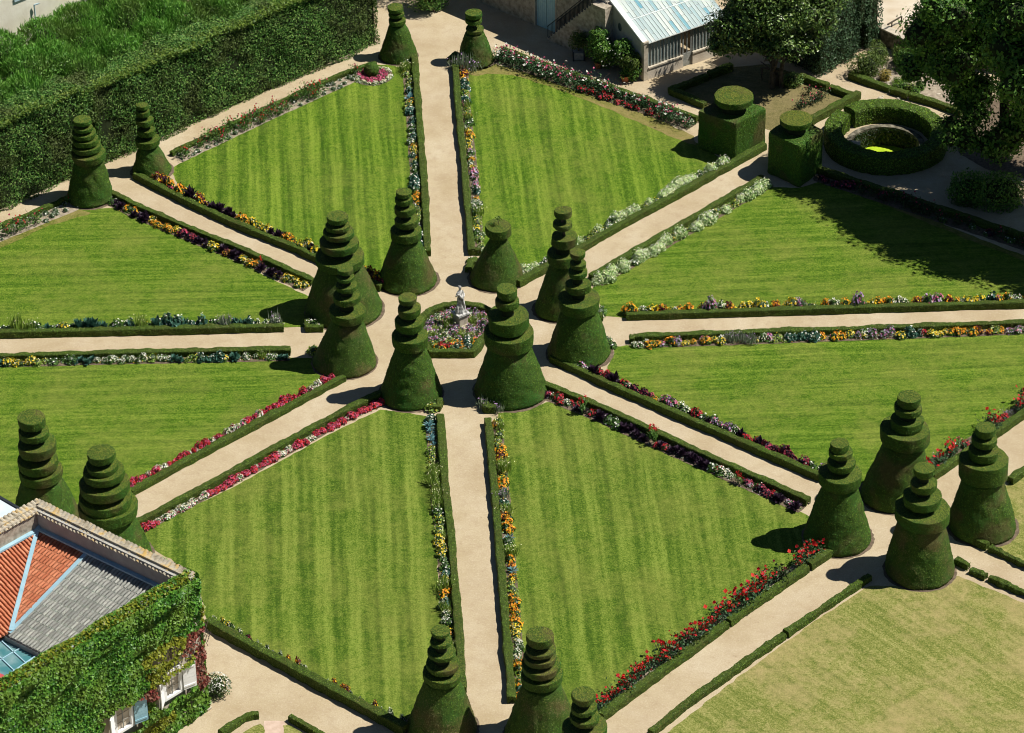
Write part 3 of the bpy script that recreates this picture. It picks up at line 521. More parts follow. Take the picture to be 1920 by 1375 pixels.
# ------------------------------------------------------------------ topiaries
def noisy(V, amp, seed, c):
    d = V-np.asarray(c); d[:, 2] *= .4; d /= np.linalg.norm(d, axis=1)[:, None]+1e-9
    return V+d*(sn(V, 6, seed)*amp*.8+sn(V, 18, seed+1)*amp*.45+sn(V, 1.6, seed+2)*amp*1.3)[:, None]
ts = [500]
def topiary(base, discs, label, neck=.86, stems=(), olive=1, dens=520, nd=None):
    nd = nd or m_yewl
    """base (cx, cy, hw) on the ground, discs (cx, cy of the top, hw, rim px) measured in the photograph; turned to metres here"""
    ts[0] += 10; sd_ = ts[0]; r = np.random.default_rng(sd_); B = at(base[0], base[1]); Rb = base[2]/ppm(B)
    D = []
    for cx, cy, hw, th in discs:
        p = at_y(cx, cy, B[1]); s_ = ppm(p); D.append((p[0], p[2], hw/s_, max(.15, 1.28*th/s_/.83)))
    D.sort(key=lambda d: d[1])
    t = empty('topiary', B, label, 'topiary', 'clipped yew topiaries')
    x0, z0, r0, t0 = D[0]; zt = z0-t0-.12; rt = r0*neck*.93
    prof = [(0.02, 0), (Rb*.9, 0), (Rb*.985, .08)]
    for k in range(1, 25):
        u = k/24; prof.append((Rb+(rt-Rb)*(u**.93)+.05*Rb*math.sin(u*math.pi)*0.6, .08+(zt-.08)*u))
    prof += [(rt*.9, zt+.04), (rt*.4, zt+.05), (.01, zt+.05)]
    sh = lambda z: (x0-B[0])*max(0, min(1, z/zt))
    V, F = lathe(prof, 96, B, sh); V = noisy(V, .026, sd_, (B[0], B[1], zt*.4)); V[:, 2] = np.maximum(V[:, 2], 0)
    b = MB(); b.add(V, F, m_yew); P, N = sample(V, F, int(dens*math.pi*Rb*zt*1.1), r); b.add(*leaves(P+N*.004, N, .06, r, .42), nd); b.build('cone', t, True)
    for i, (x, z, rd, th) in enumerate(D):
        zb = z-th; c = (x, B[1], 0)
        prof = [(.01, zb+.02), (rd*.5, zb), (rd*.93, zb+.005), (rd*.975, zb+.04*min(1, th*3)), (rd*.995, zb+th*.4), (rd, z-.03), (rd*.992, z-.006), (rd*.965, z), (rd*.6, z+.012), (rd*.25, z+.02), (.01, z+.02)]
        V, F = lathe(prof, 72, c); V = noisy(V, .02, sd_+i+3, (x, B[1], z-th/2)); tl_ = r.normal(size=2)*.022; V[:, 2] += (V[:, 0]-x)*tl_[0]+(V[:, 1]-B[1])*tl_[1]; b = MB(); b.add(V, F, m_yew)
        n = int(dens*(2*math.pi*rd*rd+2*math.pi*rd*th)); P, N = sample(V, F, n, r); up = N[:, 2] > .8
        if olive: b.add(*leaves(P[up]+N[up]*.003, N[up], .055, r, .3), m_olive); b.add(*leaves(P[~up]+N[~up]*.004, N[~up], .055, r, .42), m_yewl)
        else: b.add(*leaves(P+N*.01, N, .062, r, .75), m_yewl)
        b.build('disc', t, False)
    for i in range(len(D)):
        x, z, rd, th = D[i]; zl = zt-.05 if i == 0 else D[i-1][1]-.05; xl = x0 if i == 0 else D[i-1][0]; rl = r0 if i == 0 else min(D[i-1][2], rd)
        thin = i in stems; rr = .07 if thin else rd*.48
        if z-th-zl < .03: continue
        b = MB(); zz = np.linspace(zl, z-th+.04, 5); V, F = lathe([(rr*(1+.12*((k-2)/2)**2), q) for k, q in enumerate(zz)], 32, (0, B[1], 0), lambda q: xl+(x-xl)*(q-zl)/(z-th-zl+1e-6)); V = noisy(V, .015, sd_+40+i, (x, B[1], z)); b.add(V, F, m_bark if thin else m_core)  # dark core colour on thick stems stands in for shade between discs
        b.build('stem', t, True)
    V, F = lathe([(Rb*.8, .012), (Rb+.09, .012)], 64, B); V[:, :2] += rng.normal(size=(len(V), 2))*.02; b = MB(); b.add(V, F[:, ::-1], m_soil); o = b.build('soil_ring'); tag(o, kind='structure')
    if o.data.polygons[0].normal.z < 0: o.data.flip_normals()
    return t, B, D
topiary((646, 581, 73), [(632, 405, 20.4, 7), (633, 421, 22, 6), (634.5, 433, 28, 7), (636, 452, 36, 10), (637.5, 478, 45.6, 11)], 'tallest five disc yew topiary at the end of the purple borders, left of the centre', .9, nd=m_yewb)
topiary((646, 679, 60), [(647, 503, 16, 6), (648, 518, 17, 5), (649.4, 533.5, 19.4, 6), (650, 552.6, 26, 9), (650.4, 580, 34.3, 12)], 'five disc yew topiary with brown patches standing in front of the tallest left one', nd=m_yewb)
topiary((765, 526, 57), [(757, 359, 14.6, 6), (757, 371, 15.7, 7), (759.4, 387.4, 19.3, 9), (761.4, 410, 21.7, 9), (760.2, 430.4, 29.3, 11)], 'narrow five disc yew topiary left of the foot of the top path')
topiary((770, 739.5, 60), [(764.5, 557.4, 17.5, 7), (766.4, 575.2, 21.3, 11), (767.6, 600, 26, 11), (768.3, 626.8, 33.6, 15)], 'bright green four disc yew topiary left of the head of the bottom path', nd=m_yewg)
topiary((958.5, 733.5, 69.5), [(949.8, 541.2, 19, 11), (950.4, 560.7, 22.7, 10), (952.7, 590, 37.3, 18), (953.6, 618.7, 46.3, 19)], 'large green four disc yew topiary right of the head of the bottom path', nd=m_yewg)
tf = topiary((931, 522, 52), [(935, 423.7, 24.2, 12)], 'bottle shaped yew topiary with a single cap disc and a sprig on top', .66, nd=m_yewb)
topiary((1050, 580, 50), [(1055.2, 393.6, 16, 9), (1054.2, 417.3, 17.8, 7), (1058.6, 441.6, 24.6, 12), (1054, 473, 28, 13)], 'dark four disc yew topiary with bare stem showing, at the foot of the silvery borders', stems=(3, 2))
topiary((1086.5, 663, 60.5), [(1083, 473, 13.8, 7), (1083.4, 492, 14.8, 6), (1083.3, 507, 17.8, 7), (1083.8, 530.7, 23.4, 10), (1084.8, 557, 38, 15)], 'five disc yew topiary with brown patch, just in front of the bare stemmed one')
topiary((1571, 1008, 65), [(1574, 830.5, 18, 10), (1576, 843.8, 22, 7), (1577.7, 865, 26, 9), (1576, 885, 39.8, 16)], 'four disc yew topiary beside the red rose border in the lower right cluster')
topiary((1674, 928, 63), [(1704.8, 743.3, 21.7, 11), (1703, 761, 25.4, 9), (1701, 785, 30.2, 13), (1697, 802, 46.5, 19)], 'rearmost dark leaning topiary of the lower right cluster')
topiary((1725, 1069, 66), [(1733.4, 877, 20, 11), (1732.2, 903.3, 24.7, 10), (1729, 927, 35.4, 12), (1730, 952, 52.4, 17)], 'nearest topiary of the lower right cluster, casting its shadow on the gravel', nd=m_yewb)
topiary((1842, 987.5, 66), [(1847.6, 801.4, 18.6, 11), (1846, 820.5, 23, 9), (1845, 840.8, 28.5, 12), (1844.6, 858.4, 46, 27)], 'rightmost topiary of the lower right cluster with one very thick lower disc')
topiary((828, 1365, 68), [(826, 1182, 18, 5), (826.6, 1199, 20, 5), (827.7, 1220, 26, 6), (829.5, 1242, 31, 8), (827.5, 1259, 36, 11)], 'brownish yew topiary left of the path at the bottom edge', .9, nd=m_yewb)
topiary((1016, 1376, 70), [(1013, 1189.4, 26, 12), (1014, 1212.6, 28, 6), (1013, 1227.5, 31.5, 9), (1014.5, 1242.6, 36.7, 10), (1015, 1262, 38.3, 13)], 'stout yew topiary with close set discs right of the path at the bottom edge', 1.0, nd=m_yewb)
topiary((1098, 1490, 66), [(1094, 1300.6, 22.4, 9), (1095, 1323.5, 24.7, 7), (1096, 1341, 28, 8), (1096, 1361, 43, 15)], 'topiary cut off by the bottom edge beside the red roses')
topiary((88, 968, 62), [(58.4, 782, 25.6, 12), (62, 807, 28.3, 9), (69.6, 829, 35.9, 14), (71, 858.6, 37, 13), (76.2, 879.3, 40.3, 13)], 'leaning five disc topiary behind the house roof, nearest the left edge', .95)
topiary((222, 1043, 66), [(189.2, 847.7, 26, 10), (190.7, 869, 30.4, 8), (194, 881, 39, 11), (195, 903, 47.5, 13), (197.3, 926.8, 50.6, 14), (201.5, 943.7, 55.3, 15)], 'leaning six disc topiary behind the house roof beside the begonia path', .85)
topiary((170, 371, 43), [(154, 223.5, 16.8, 6), (155.8, 236.8, 19, 5), (158, 247.5, 21.5, 6), (160, 259, 24.5, 7), (161.7, 271.7, 26.8, 7), (165.3, 284, 31.5, 10)], 'six disc topiary like a beehive in front of the tall hedge at the upper left')
topiary((285.5, 321, 38.5), [(266.4, 196.8, 11.3, 5), (267.7, 207, 13, 7), (270.7, 223, 15.6, 7), (273.6, 241.8, 17, 8), (277, 259.5, 23, 9)], 'slim leaning five disc topiary in front of the tall hedge at the upper left', .8)
topiary((747, 106, 35.5), [(741.5, 13.4, 14, 5), (743, 23.4, 15, 5), (744.5, 35.5, 16, 6)], 'topiary with small discs left of the far end of the top path', 1.02)
topiary((893, 114, 34.5), [(888.3, 23.3, 15.4, 6), (888, 34, 15.7, 5), (890, 52.5, 17, 5)], 'topiary with discs on a bare stem right of the far end of the top path', 1.1, stems=(1,))
# sprig on the bottle shaped topiary
t, B, D = tf; x, z, rd, th = D[0]; b = MB(); b.tube([(x, B[1], z), (x+.02, B[1], z+.45)], [.015, .01], m_bark, 5); r = np.random.default_rng(3)
b.add(*leaves(np.array([x, B[1], z+.5])+r.normal(size=(60, 3))*[.1, .1, .06], r.normal(size=(60, 3)), .1, r), m_yewl); b.add(*leaves(np.array([x-.35, B[1]+.1, z+.08])+r.normal(size=(50, 3))*[.1, .1, .04], r.normal(size=(50, 3)), .08, r), m_yewl); b.build('sprig', t)
# box shaped topiaries
def boxtop(L_, Fr, Rt, Frb, disc, label, seed):
    """ground corners come from the front bottom corner and the three visible top corners at the box height"""
    r = np.random.default_rng(seed); fb = at(*Frb); h = at_y(Fr[0], Fr[1], fb[1])[2]; f = np.array(at(*Fr, h)); f[:2] = fb[:2]; l = at(*L_, h); q = at(*Rt, h)
    u = l-f; v = q-f; t = empty('topiary', (f[0], f[1], 0), label, 'topiary', 'clipped yew topiaries')
    n = 26; g = np.linspace(0, 1, n); V = []; Fs = []; k = 0
    def face(o, a, c):
        nonlocal k
        A, C = np.meshgrid(g, g, indexing='ij'); V.append(o+A[..., None]*a+C[..., None]*c); i, j = np.meshgrid(np.arange(n-1), np.arange(n-1), indexing='ij'); Fs.append(np.stack([i*n+j, (i+1)*n+j, (i+1)*n+j+1, i*n+j+1], -1).reshape(-1, 4)+k); k += n*n
    z = np.array([0, 0, h]); o = np.array([f[0], f[1], 0]); face(o, z, u); face(o, v, z); face(o+u, z, v); face(o+v, u, z); face(o+z, v, u)
    V = np.concatenate([q_.reshape(-1, 3) for q_ in V]); F = np.concatenate(Fs); c = o+(u+v)/2+z*.5; d = V-c; V = V-d*.02*(np.abs(d/np.abs(d).max(0)) > .97).sum(1)[:, None]
    V = V+sn(V, 5, seed)[:, None]*.02*d/np.linalg.norm(d, axis=1)[:, None]; b = MB(); b.add(V, F, m_yew); P, N = sample(V, F, 22000, r); s_ = np.sign(np.sum(N*(P-c), 1))[:, None]; N = N*s_; b.add(*leaves(P+N*.005, N, .065, r, .45), m_yewl); b.build('block', t, False)
    cx, cy, hw, th = disc; p = at_y(cx, cy, c[1]); rd = hw/ppm(p); zt = p[2]; zb = zt-th/ppm(p)/.83-.10; x, y = p[0], c[1]
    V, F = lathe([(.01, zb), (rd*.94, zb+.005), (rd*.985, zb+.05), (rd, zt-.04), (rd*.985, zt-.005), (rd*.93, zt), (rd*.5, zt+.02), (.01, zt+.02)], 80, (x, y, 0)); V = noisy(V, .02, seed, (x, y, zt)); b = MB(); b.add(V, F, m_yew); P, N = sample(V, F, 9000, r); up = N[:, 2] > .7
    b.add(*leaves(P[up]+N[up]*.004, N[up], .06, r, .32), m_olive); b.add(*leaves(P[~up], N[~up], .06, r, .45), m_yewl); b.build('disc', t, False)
    V, F = lathe([(rd*.62, h-.1), (rd*.6, zb+.06)], 48, (x, y, 0)); b = MB(); b.add(V, F, m_core); b.build('stem', t, True)  # dark stem colour stands in for the shade under the cap
boxtop((1309, 208), (1380.5, 232.4), (1437, 202), (1378.5, 303.6), (1376.6, 179, 37, 8), 'sunlit square block topiary with a round cap beside the courtyard lawn corner', 71)
boxtop((1440.6, 247.6), (1499.6, 276), (1544.4, 242.5), (1498.6, 353.5), (1492.5, 221.6, 30, 7), 'half shaded square block topiary with a round cap beside the ring hedge', 72)
# ------------------------------------------------------------------ round bed with statue
ring = [(803, 671), (889, 671), (906, 645), (930, 628), (934, 606), (925, 592), (905, 584), (880, 580), (855, 579), (830, 582), (805, 591), (788, 605), (783, 623), (790, 648), (803, 671)]
RP = pxy(ring); cen = RP[:-1].mean(0); RI = cen+(RP-cen)*.955
P, _ = resamp(RP, .25); o = hedge_mesh(cen+(P-cen)*.96, .42, .46, 77).build('box_hedge', loc=(cen[0], cen[1], 0)); tag(o, 'low box hedge enclosing the round flower bed and statue', 'hedge', 'low clipped box hedges')
sheet('flower_bed', cen+(RP[:-1]-cen)*.93, .016, m_soil, .02)
r = np.random.default_rng(5); SB = at(864, 612)
from mathutils.geometry import intersect_point_line
def inpoly(p, Q):
    c = False; j = len(Q)-1
    for i in range(len(Q)):
        if (Q[i][1] > p[1]) != (Q[j][1] > p[1]) and p[0] < (Q[j][0]-Q[i][0])*(p[1]-Q[i][1])/(Q[j][1]-Q[i][1])+Q[i][0]: c = not c
        j = i
    return c
IN = cen+(RP[:-1]-cen)*.80; lo, hi = IN.min(0), IN.max(0); k = 0; pts = []
while len(pts) < 95 and k < 5000:
    k += 1; p = r.uniform(lo, hi)
    if inpoly(p, IN) and np.linalg.norm(p-SB[:2]) > .5 and all(np.linalg.norm(p-q) > .27 for q in pts): pts.append(p)
front = at(850, 655)[1]
for p in pts:
    f = (p[1]-lo[1])/(hi[1]-lo[1])
    kd = r.choice(['redc', 'orange', 'limec', 'bluef', 'greenc', 'orange'] if f < .25 else ['lilac', 'pinkc', 'feather', 'lilac', 'greenc', 'pinkc', 'limec', 'limec', 'pinkc', 'white', 'lilac'])
    plant(kd, p[0], p[1], .016, 'the round bed about the statue', .95)
m = 900; Q = r.uniform(lo, hi, (m, 2)); Q = np.array([q for q in Q if inpoly(q, IN)]); Q = np.c_[Q, r.uniform(.05, .25, len(Q))]; mb = MB(); mb.add(*leaves(Q, np.tile([0, 0, 1.], (len(Q), 1)), .1, r, .7), LF['lime'])
Q2 = Q[::4]+[0.05, 0, .12]; mb.add(*leaves(Q2, np.tile([0, 0, 1.], (len(Q2), 1)), .06, r, .5, .9), PET['cream']); tag(mb.build('ground_cover'), 'mixed low greenery filling the round bed about the statue', 'ground cover', kind='stuff')
def statue(p):
    t = empty('statue', p, 'weathered white stone figure on a pedestal in the round flower bed', 'statue'); a = R(38); ux = np.array([math.cos(a), math.sin(a), 0]); uy = np.array([-math.sin(a), math.cos(a), 0]); uz = np.array([0, 0, 1.]); p = np.array([p[0], p[1], 0])
    def slab(w, z0, z1, m, b): b.box(p-ux*w/2-uy*w/2+uz*z0, (ux, uy, uz), (w, w, z1-z0), m)
    b = MB(); slab(.86, 0, .14, m_lime, b); slab(.74, .14, .22, m_lime, b); slab(.58, .22, .80, m_lime, b); slab(.66, .80, .85, m_marble, b); slab(.76, .85, .95, m_marble, b); b.build('pedestal', t)
    b = MB(); H0 = .95
    seq = [(0, .0, .24, .22), (.05, .0, .25, .23), (.25, .01, .22, .2), (.5, .02, .19, .17), (.75, .03, .19, .16), (.88, .03, .2, .16), (1.0, .02, .165, .13), (1.15, .0, .17, .13), (1.28, -.01, .18, .12), (1.36, -.01, .15, .1), (1.42, 0, .07, .07), (1.48, 0, .06, .06)]
    seg = 28; V = []
    for z, ox, rx, ry in seq:
        for j in range(seg):
            q = 2*math.pi*j/seg; fold = 1+.10*math.sin(7*q+z*3)*(1 if z < .95 else .25); V.append(p+ux*(ox+rx*fold*math.cos(q))+uy*(ry*fold*math.sin(q))+uz*(H0+z))
    k = len(seq); F = [(i*seg+j, i*seg+(j+1) % seg, (i+1)*seg+(j+1) % seg, (i+1)*seg+j) for i in range(k-1) for j in range(seg)]; b.add(V, F, m_marble)
    V2, F2 = lathe([(.01, -.13), (.055, -.11), (.08, -.05), (.088, .02), (.08, .07), (.05, .11), (.01, .125)], 20, (0, 0, 0)); b.add(V2+p+uz*(H0+1.6)+ux*.01, F2, m_marble)
    b.tube([p+uz*(H0+1.63)+uy*.06, p+uz*(H0+1.66)+uy*.12], [.06, .035], m_marble, 10)
    b.tube([p+ux*.16+uz*(H0+1.32), p+ux*.25+uz*(H0+1.1)-uy*.03, p+ux*.14-uy*.17+uz*(H0+1.0)], [.06, .05, .035], m_marble, 10)
    b.tube([p-ux*.17+uz*(H0+1.32), p-ux*.27+uz*(H0+1.12), p-ux*.22-uy*.14+uz*(H0+1.28)], [.06, .05, .035], m_marble, 10)
    b.tube([p-ux*.2-uy*.14+uz*(H0+1.30), p+ux*.05-uy*.17+uz*(H0+.9), p+ux*.2-uy*.12+uz*(H0+.3), p+ux*.22-uy*.1+uz*H0], [.05, .08, .08, .07], m_marble, 10)
    b.tube([p-ux*.22+uz*H0, p-ux*.26-uy*.04+uz*(H0+.35), p-ux*.2-uy*.02+uz*(H0+.55)], [.12, .1, .06], m_marble, 12)
    b.build('figure', t, True)
    return t
statue(SB)
# round little flower bed with a ball bush
C0 = at(699, 143); t = C0; r = np.random.default_rng(9); sheet('flower_bed', np.array([C0[:2]+1.26*np.array([math.cos(a), math.sin(a)]) for a in np.linspace(0, 6.283, 48, False)]), .018, m_soil, .01, .2)
def ringfl(n, r0, r1, pet, nm, lab, grp):
    for i in range(n):
        a = r.random()*6.283; q = math.sqrt(r.uniform(r0*r0, r1*r1)); plant('_'+pet, C0[0]+q*math.cos(a), C0[1]+q*math.sin(a), .018, '', 1.0, lab, grp)
KINDS['_pink'] = ('begonia', 'flower', '', lambda s: clump('green', ['pink', 'rose', 'pink'], r=.15, h=.16, nl=24, nf=34, fs=.075, seed=s)); KINDS['_cream'] = ('begonia', 'flower', '', lambda s: clump('green', ['cream', 'white', 'cream'], r=.14, h=.13, nl=24, nf=26, fs=.075, seed=s))
ringfl(75, .35, .92, 'pink', '', 'pink begonia in the small round bed about the ball bush', 'pink begonias in the small round bed'); ringfl(70, .96, 1.2, 'cream', '', 'cream begonia in the outer ring of the small round bed', 'cream begonias in the small round bed')
V, F = lathe([(.02, 0), (.34, .06), (.45, .25), (.47, .45), (.40, .66), (.24, .82), (.02, .88)], 48, at(697, 141)); b = MB(); V = noisy(V, .012, 4, at(697, 141, .4)); b.add(V, F, m_yew); P, N = sample(V, F, 2200, r); b.add(*leaves(P, N, .05, r, .6), m_yewl); o = b.build('ball_bush', loc=at(697, 141)); tag(o, 'dark clipped ball bush in the middle of the small round flower bed', 'bush')
# ------------------------------------------------------------------ foliage solids: tall hedges, bushes, trees
def slab_hedge(o, u, v, h, seed, n, ls, m, core=m_core, amp=.18, spread=.7, top=1.0):
    """leafy block: corner o, horizontal edge vectors u, v, height h"""
    r = np.random.default_rng(seed); b = MB(); lu, lv = np.linalg.norm(u), np.linalg.norm(v); U, Vv = u/lu, v/lv; ins = .24
    b.box(o+U*ins+Vv*ins, (U, Vv, (0, 0, 1)), (lu-2*ins, lv-2*ins, h-ins), core)
    faces = [(o, u, np.array([0, 0, h])), (o+v, u, np.array([0, 0, h])), (o, v, np.array([0, 0, h])), (o+u, v, np.array([0, 0, h])), (o+np.array([0, 0, h]), u, v)]
    c = o+(u+v)/2+np.array([0, 0, h/2]); ar = np.array([np.linalg.norm(np.cross(a, q)) for _, a, q in faces]); ar[4] *= top; ar[1] *= .25; ar[2:4] *= .8
    for (p, a, q), w in zip(faces, ar/ar.sum()):
        k = int(n*w); A, Q = r.random((k, 1)), r.random((k, 1)); P = p+A*a+Q*q; N = np.cross(a, q); N = N/np.linalg.norm(N); N = N*np.sign(np.dot(p+a/2+q/2-c, N)); P = P+N*(sn(P, .9, seed)*amp*.55+sn(P, 2.6, seed+1)*amp*.5+sn(P, 6, seed+2)*amp*.3+r.uniform(-.12, .08, k)-.03)[:, None]
        P[:, 2] = np.maximum(P[:, 2], .03); b.add(*leaves(P, np.tile(N, (k, 1)), ls, r, spread), m)
    return b
def blob(c, rad, n, ls, m, seed, b=None, core=m_core, flat=.0, up=.2, spread=.8, shell=.35, wid=.55):
    r = np.random.default_rng(seed); b = b or MB(); d = r.normal(size=(n, 3)); d /= np.linalg.norm(d, axis=1)[:, None]; rr = 1-shell*r.random((n, 1))**1.6; rr = rr*(1+.16*sn(d*3, 1.3, seed)+.10*sn(d*3, 3.5, seed+1))[:, None]
    P = np.asarray(c)+d*rr*np.asarray(rad); P[:, 2] = np.maximum(P[:, 2], .05); b.add(*leaves(P, d, ls, r, spread, wid, up), m)
    if core is not None:
        V, F = lathe([(.02, -.72), (.4, -.6), (.68, -.25), (.72, .1), (.55, .45), (.3, .63), (.02, .7)], 14, (0, 0, 0)); V = V*np.asarray(rad)*.8+np.asarray(c); V[:, 2] = np.maximum(V[:, 2], .0); b.add(V, F, core)
    return b
m_suntint = leafmat('sun_tinted_hedge_top_leaves', [(.07, .15, .02), (.13, .22, .028), (.21, .29, .045)], trans=.3)  # yellower leaf colour stands in for strong sun on the hedge top
Z3 = np.array([0, 0, 1.])
# tall hedge upper left (with a doorway), front line on the ground
A = at(-130, 456); Bc = at(713, 80); u = (Bc-A); L = np.linalg.norm(u); U = u/L; Vn = np.array([-U[1], U[0], 0]); hh = 5.35; dep = 2.4
t = empty('tall_hedge', A, 'tall dark green clipped hedge with a doorway at the upper left', 'hedge'); q0 = np.dot(at(176, 331)-A, U); q1 = np.dot(at(200, 320)-A, U)
slab_hedge(A, U*q0, Vn*dep, hh+.35, 21, int(q0*hh*620), .125, m_horn, amp=.26, top=2.2).build('foliage', t); slab_hedge(A+U*q1, U*(L-q1), Vn*dep, hh, 22, int((L-q1)*hh*620), .125, m_horn, top=2.2).build('foliage', t)
slab_hedge(A+U*q0+np.array([0, 0, 3.2]), U*(q1-q0), Vn*dep, hh-3.0, 23, 4500, .15, m_horn).build('foliage', t)
r = np.random.default_rng(30); n = 9000; sq = r.random(n)*L; P = A+U*sq[:, None]+Vn*(np.abs(r.normal(size=n))*.5-.12)[:, None]+Z3*(hh+.05+.3*(sq < q0)+.12*sn(np.c_[sq, sq*0, sq*0], 2.2, 3)+r.normal(size=n)*.09)[:, None]; b = MB(); b.add(*leaves(P, np.tile(Z3, (n, 1)), .15, r, .6), m_suntint); b.build('sun_tinted_top_edge', t)  # leaf strip whose colour carries the sunlit look of the top edge
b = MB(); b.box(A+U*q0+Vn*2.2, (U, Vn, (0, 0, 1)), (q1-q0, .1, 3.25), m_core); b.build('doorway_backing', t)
r = np.random.default_rng(31); k = 0
for row, (off, zz) in enumerate(((3.1, 5.3), (4.9, 5.9), (6.7, 6.3))):
    n = int(L/2.9)
    for i in range(n):
        if i > n*.86: continue
        s_ = (i+.5+r.uniform(-.3, .3))/n*L; o = A+U*s_+Vn*(off+r.uniform(-.5, .5)); rad = (r.uniform(1.5, 2.0), r.uniform(1.4, 1.8), r.uniform(1.3, 1.9)); zc = zz-.9; k += 1
        e = empty('overgrown_shrub', o, 'overgrown tall shrub with loose upright shoots behind the tall clipped hedge', 'shrub', 'overgrown shrubs behind the tall hedge'); c = np.array([o[0], o[1], zc])
        b = blob(c, rad, 3600, .16, m_shag, 300+k, up=.5, wid=.4); rr = np.random.default_rng(900+k); d = rr.normal(size=(2000, 3)); d[:, 2] = np.abs(d[:, 2]); d /= np.linalg.norm(d, axis=1)[:, None]; b.add(*shoots(c+d*np.array(rad)*.9, .44, rr, .5, .13), m_shag); b.build('crown', e)
        bt = MB(); bt.tube([(o[0], o[1], 0), (o[0]+.1, o[1], zc)], [.12, .07], m_bark, 6); bt.build('trunk', e)
# dark tree clump at the top centre
e = empty('yew_bush', at(800, 24), 'dark rounded bush at the top beside the courtyard entrance', 'bush'); c = at(806, 26, 0); b = blob(c+np.array([0, .6, 1.5]), (1.35, 1.2, 1.7), 3800, .16, m_horn, 61); b.build('crown', e); b = MB(); b.tube([c+np.array([.3, .2, 0]), c+np.array([0, .6, 1.0])], [.08, .06], m_bark); b.build('trunk', e)
e = empty('dark_tree', at(775, 5), 'dark tree standing over the end of the tall hedge at the top', 'tree'); c = at(768, -2); b = blob(c+np.array([.2, 1.2, 3.4]), (2.3, 2, 3.0), 6000, .17, m_horn, 62); b.build('crown', e); b = MB(); b.tube([c+np.array([0, 1.2, 0]), c+np.array([0, 1.2, 3])], [.2, .12], m_bark); b.build('trunk', e)
# clipped hedge block upper right with doorway
f = at(1537, 145); q = at(1652, 84); u = q-f; u[2] = 0; lu = np.linalg.norm(u); U2 = u/lu; V2n = np.array([-U2[1], U2[0], 0]); e = empty('tall_hedge', f, 'tall glossy clipped hedge with a narrow dark doorway at the upper right', 'hedge'); a0 = np.dot(at(1611, 106)-f, U2); a1 = np.dot(at(1629, 97)-f, U2)
slab_hedge(f, U2*a0, V2n*3.5, 7.2, 41, 16000, .14, m_ivyhedge, amp=.1).build('foliage', e); slab_hedge(f+U2*a1, U2*(lu-a1), V2n*3.5, 7.2, 42, 7000, .14, m_ivyhedge, amp=.1).build('foliage', e); slab_hedge(f+U2*a0+np.array([0, 0, 2.1]), U2*(a1-a0), V2n*3.5, 5.1, 43, 4500, .14, m_ivyhedge, amp=.1).build('foliage', e)
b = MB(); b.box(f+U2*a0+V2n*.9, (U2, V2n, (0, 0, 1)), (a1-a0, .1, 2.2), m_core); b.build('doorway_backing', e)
# ring hedge round the well
def ring_hedge():
    e = empty('ring_hedge', PITC, 'round clipped hedge ring with a gap enclosing the sunken well', 'hedge'); Ro, wd, h = 3.72, 1.05, 1.15; a0, a1 = R(138), R(128); a = np.linspace(a0, a1+2*math.pi, 120); P = np.stack([PITC[0]+(Ro-wd/2)*np.cos(a), PITC[1]+(Ro-wd/2)*np.sin(a)], 1)
    hedge_mesh(P, wd, h, 55, 260, m_box, leafmat('ring_hedge_leaves', [(.035, .09, .008), (.08, .19, .014), (.14, .27, .02), (.22, .33, .03)], trans=.2), .09, .03).build('foliage', e)
ring_hedge()
m_wellstone = nmat('mossy_stone', [(.3, (.05, .05, .035)), (.5, (.12, .11, .08)), (.7, (.30, .27, .21))], 3, bump=.8)
e = empty('well', PITC, 'round sunken stone well with steps and green water inside the ring hedge', 'well')
V, F = lathe([(2.4, .01), (2.4, .08), (PITR-.05, .08), (PITR-.05, -1.6)], 64, PITC); b = MB(); b.add(V, F, m_wellstone); b.build('stone_wall', e)
b = MB(); V, F = lathe([(.01, -1.2), (PITR, -1.2)], 48, PITC); b.add(V, F[:, ::-1], m_pool); w = b.build('water', e)
b = MB()
for i in range(8):
    a = R(172+i*15); c_, s_ = math.cos(a), math.sin(a); o = PITC+np.array([c_*(PITR-.6), s_*(PITR-.6), -.14*(i+1)-.06]); b.box(o-np.array([-s_, c_, 0])*.26, ((-s_, c_, 0), (c_, s_, 0), (0, 0, 1)), (.52, .6, .24), m_lime)
b.build('steps', e); r = np.random.default_rng(8); b = MB(); a = r.uniform(R(15), R(165), 1500); b.add(*leaves(np.stack([PITC[0]+(PITR-.1)*np.cos(a), PITC[1]+(PITR-.1)*np.sin(a), r.uniform(-1.15, .0, 1500)], 1), np.stack([-np.cos(a), -np.sin(a), 0*a], 1), .13, r), LF['dark'])
tag(b.build('creeper', loc=PITC), 'ferns and creepers hanging on the inside wall of the sunken well', 'plant', kind='stuff')
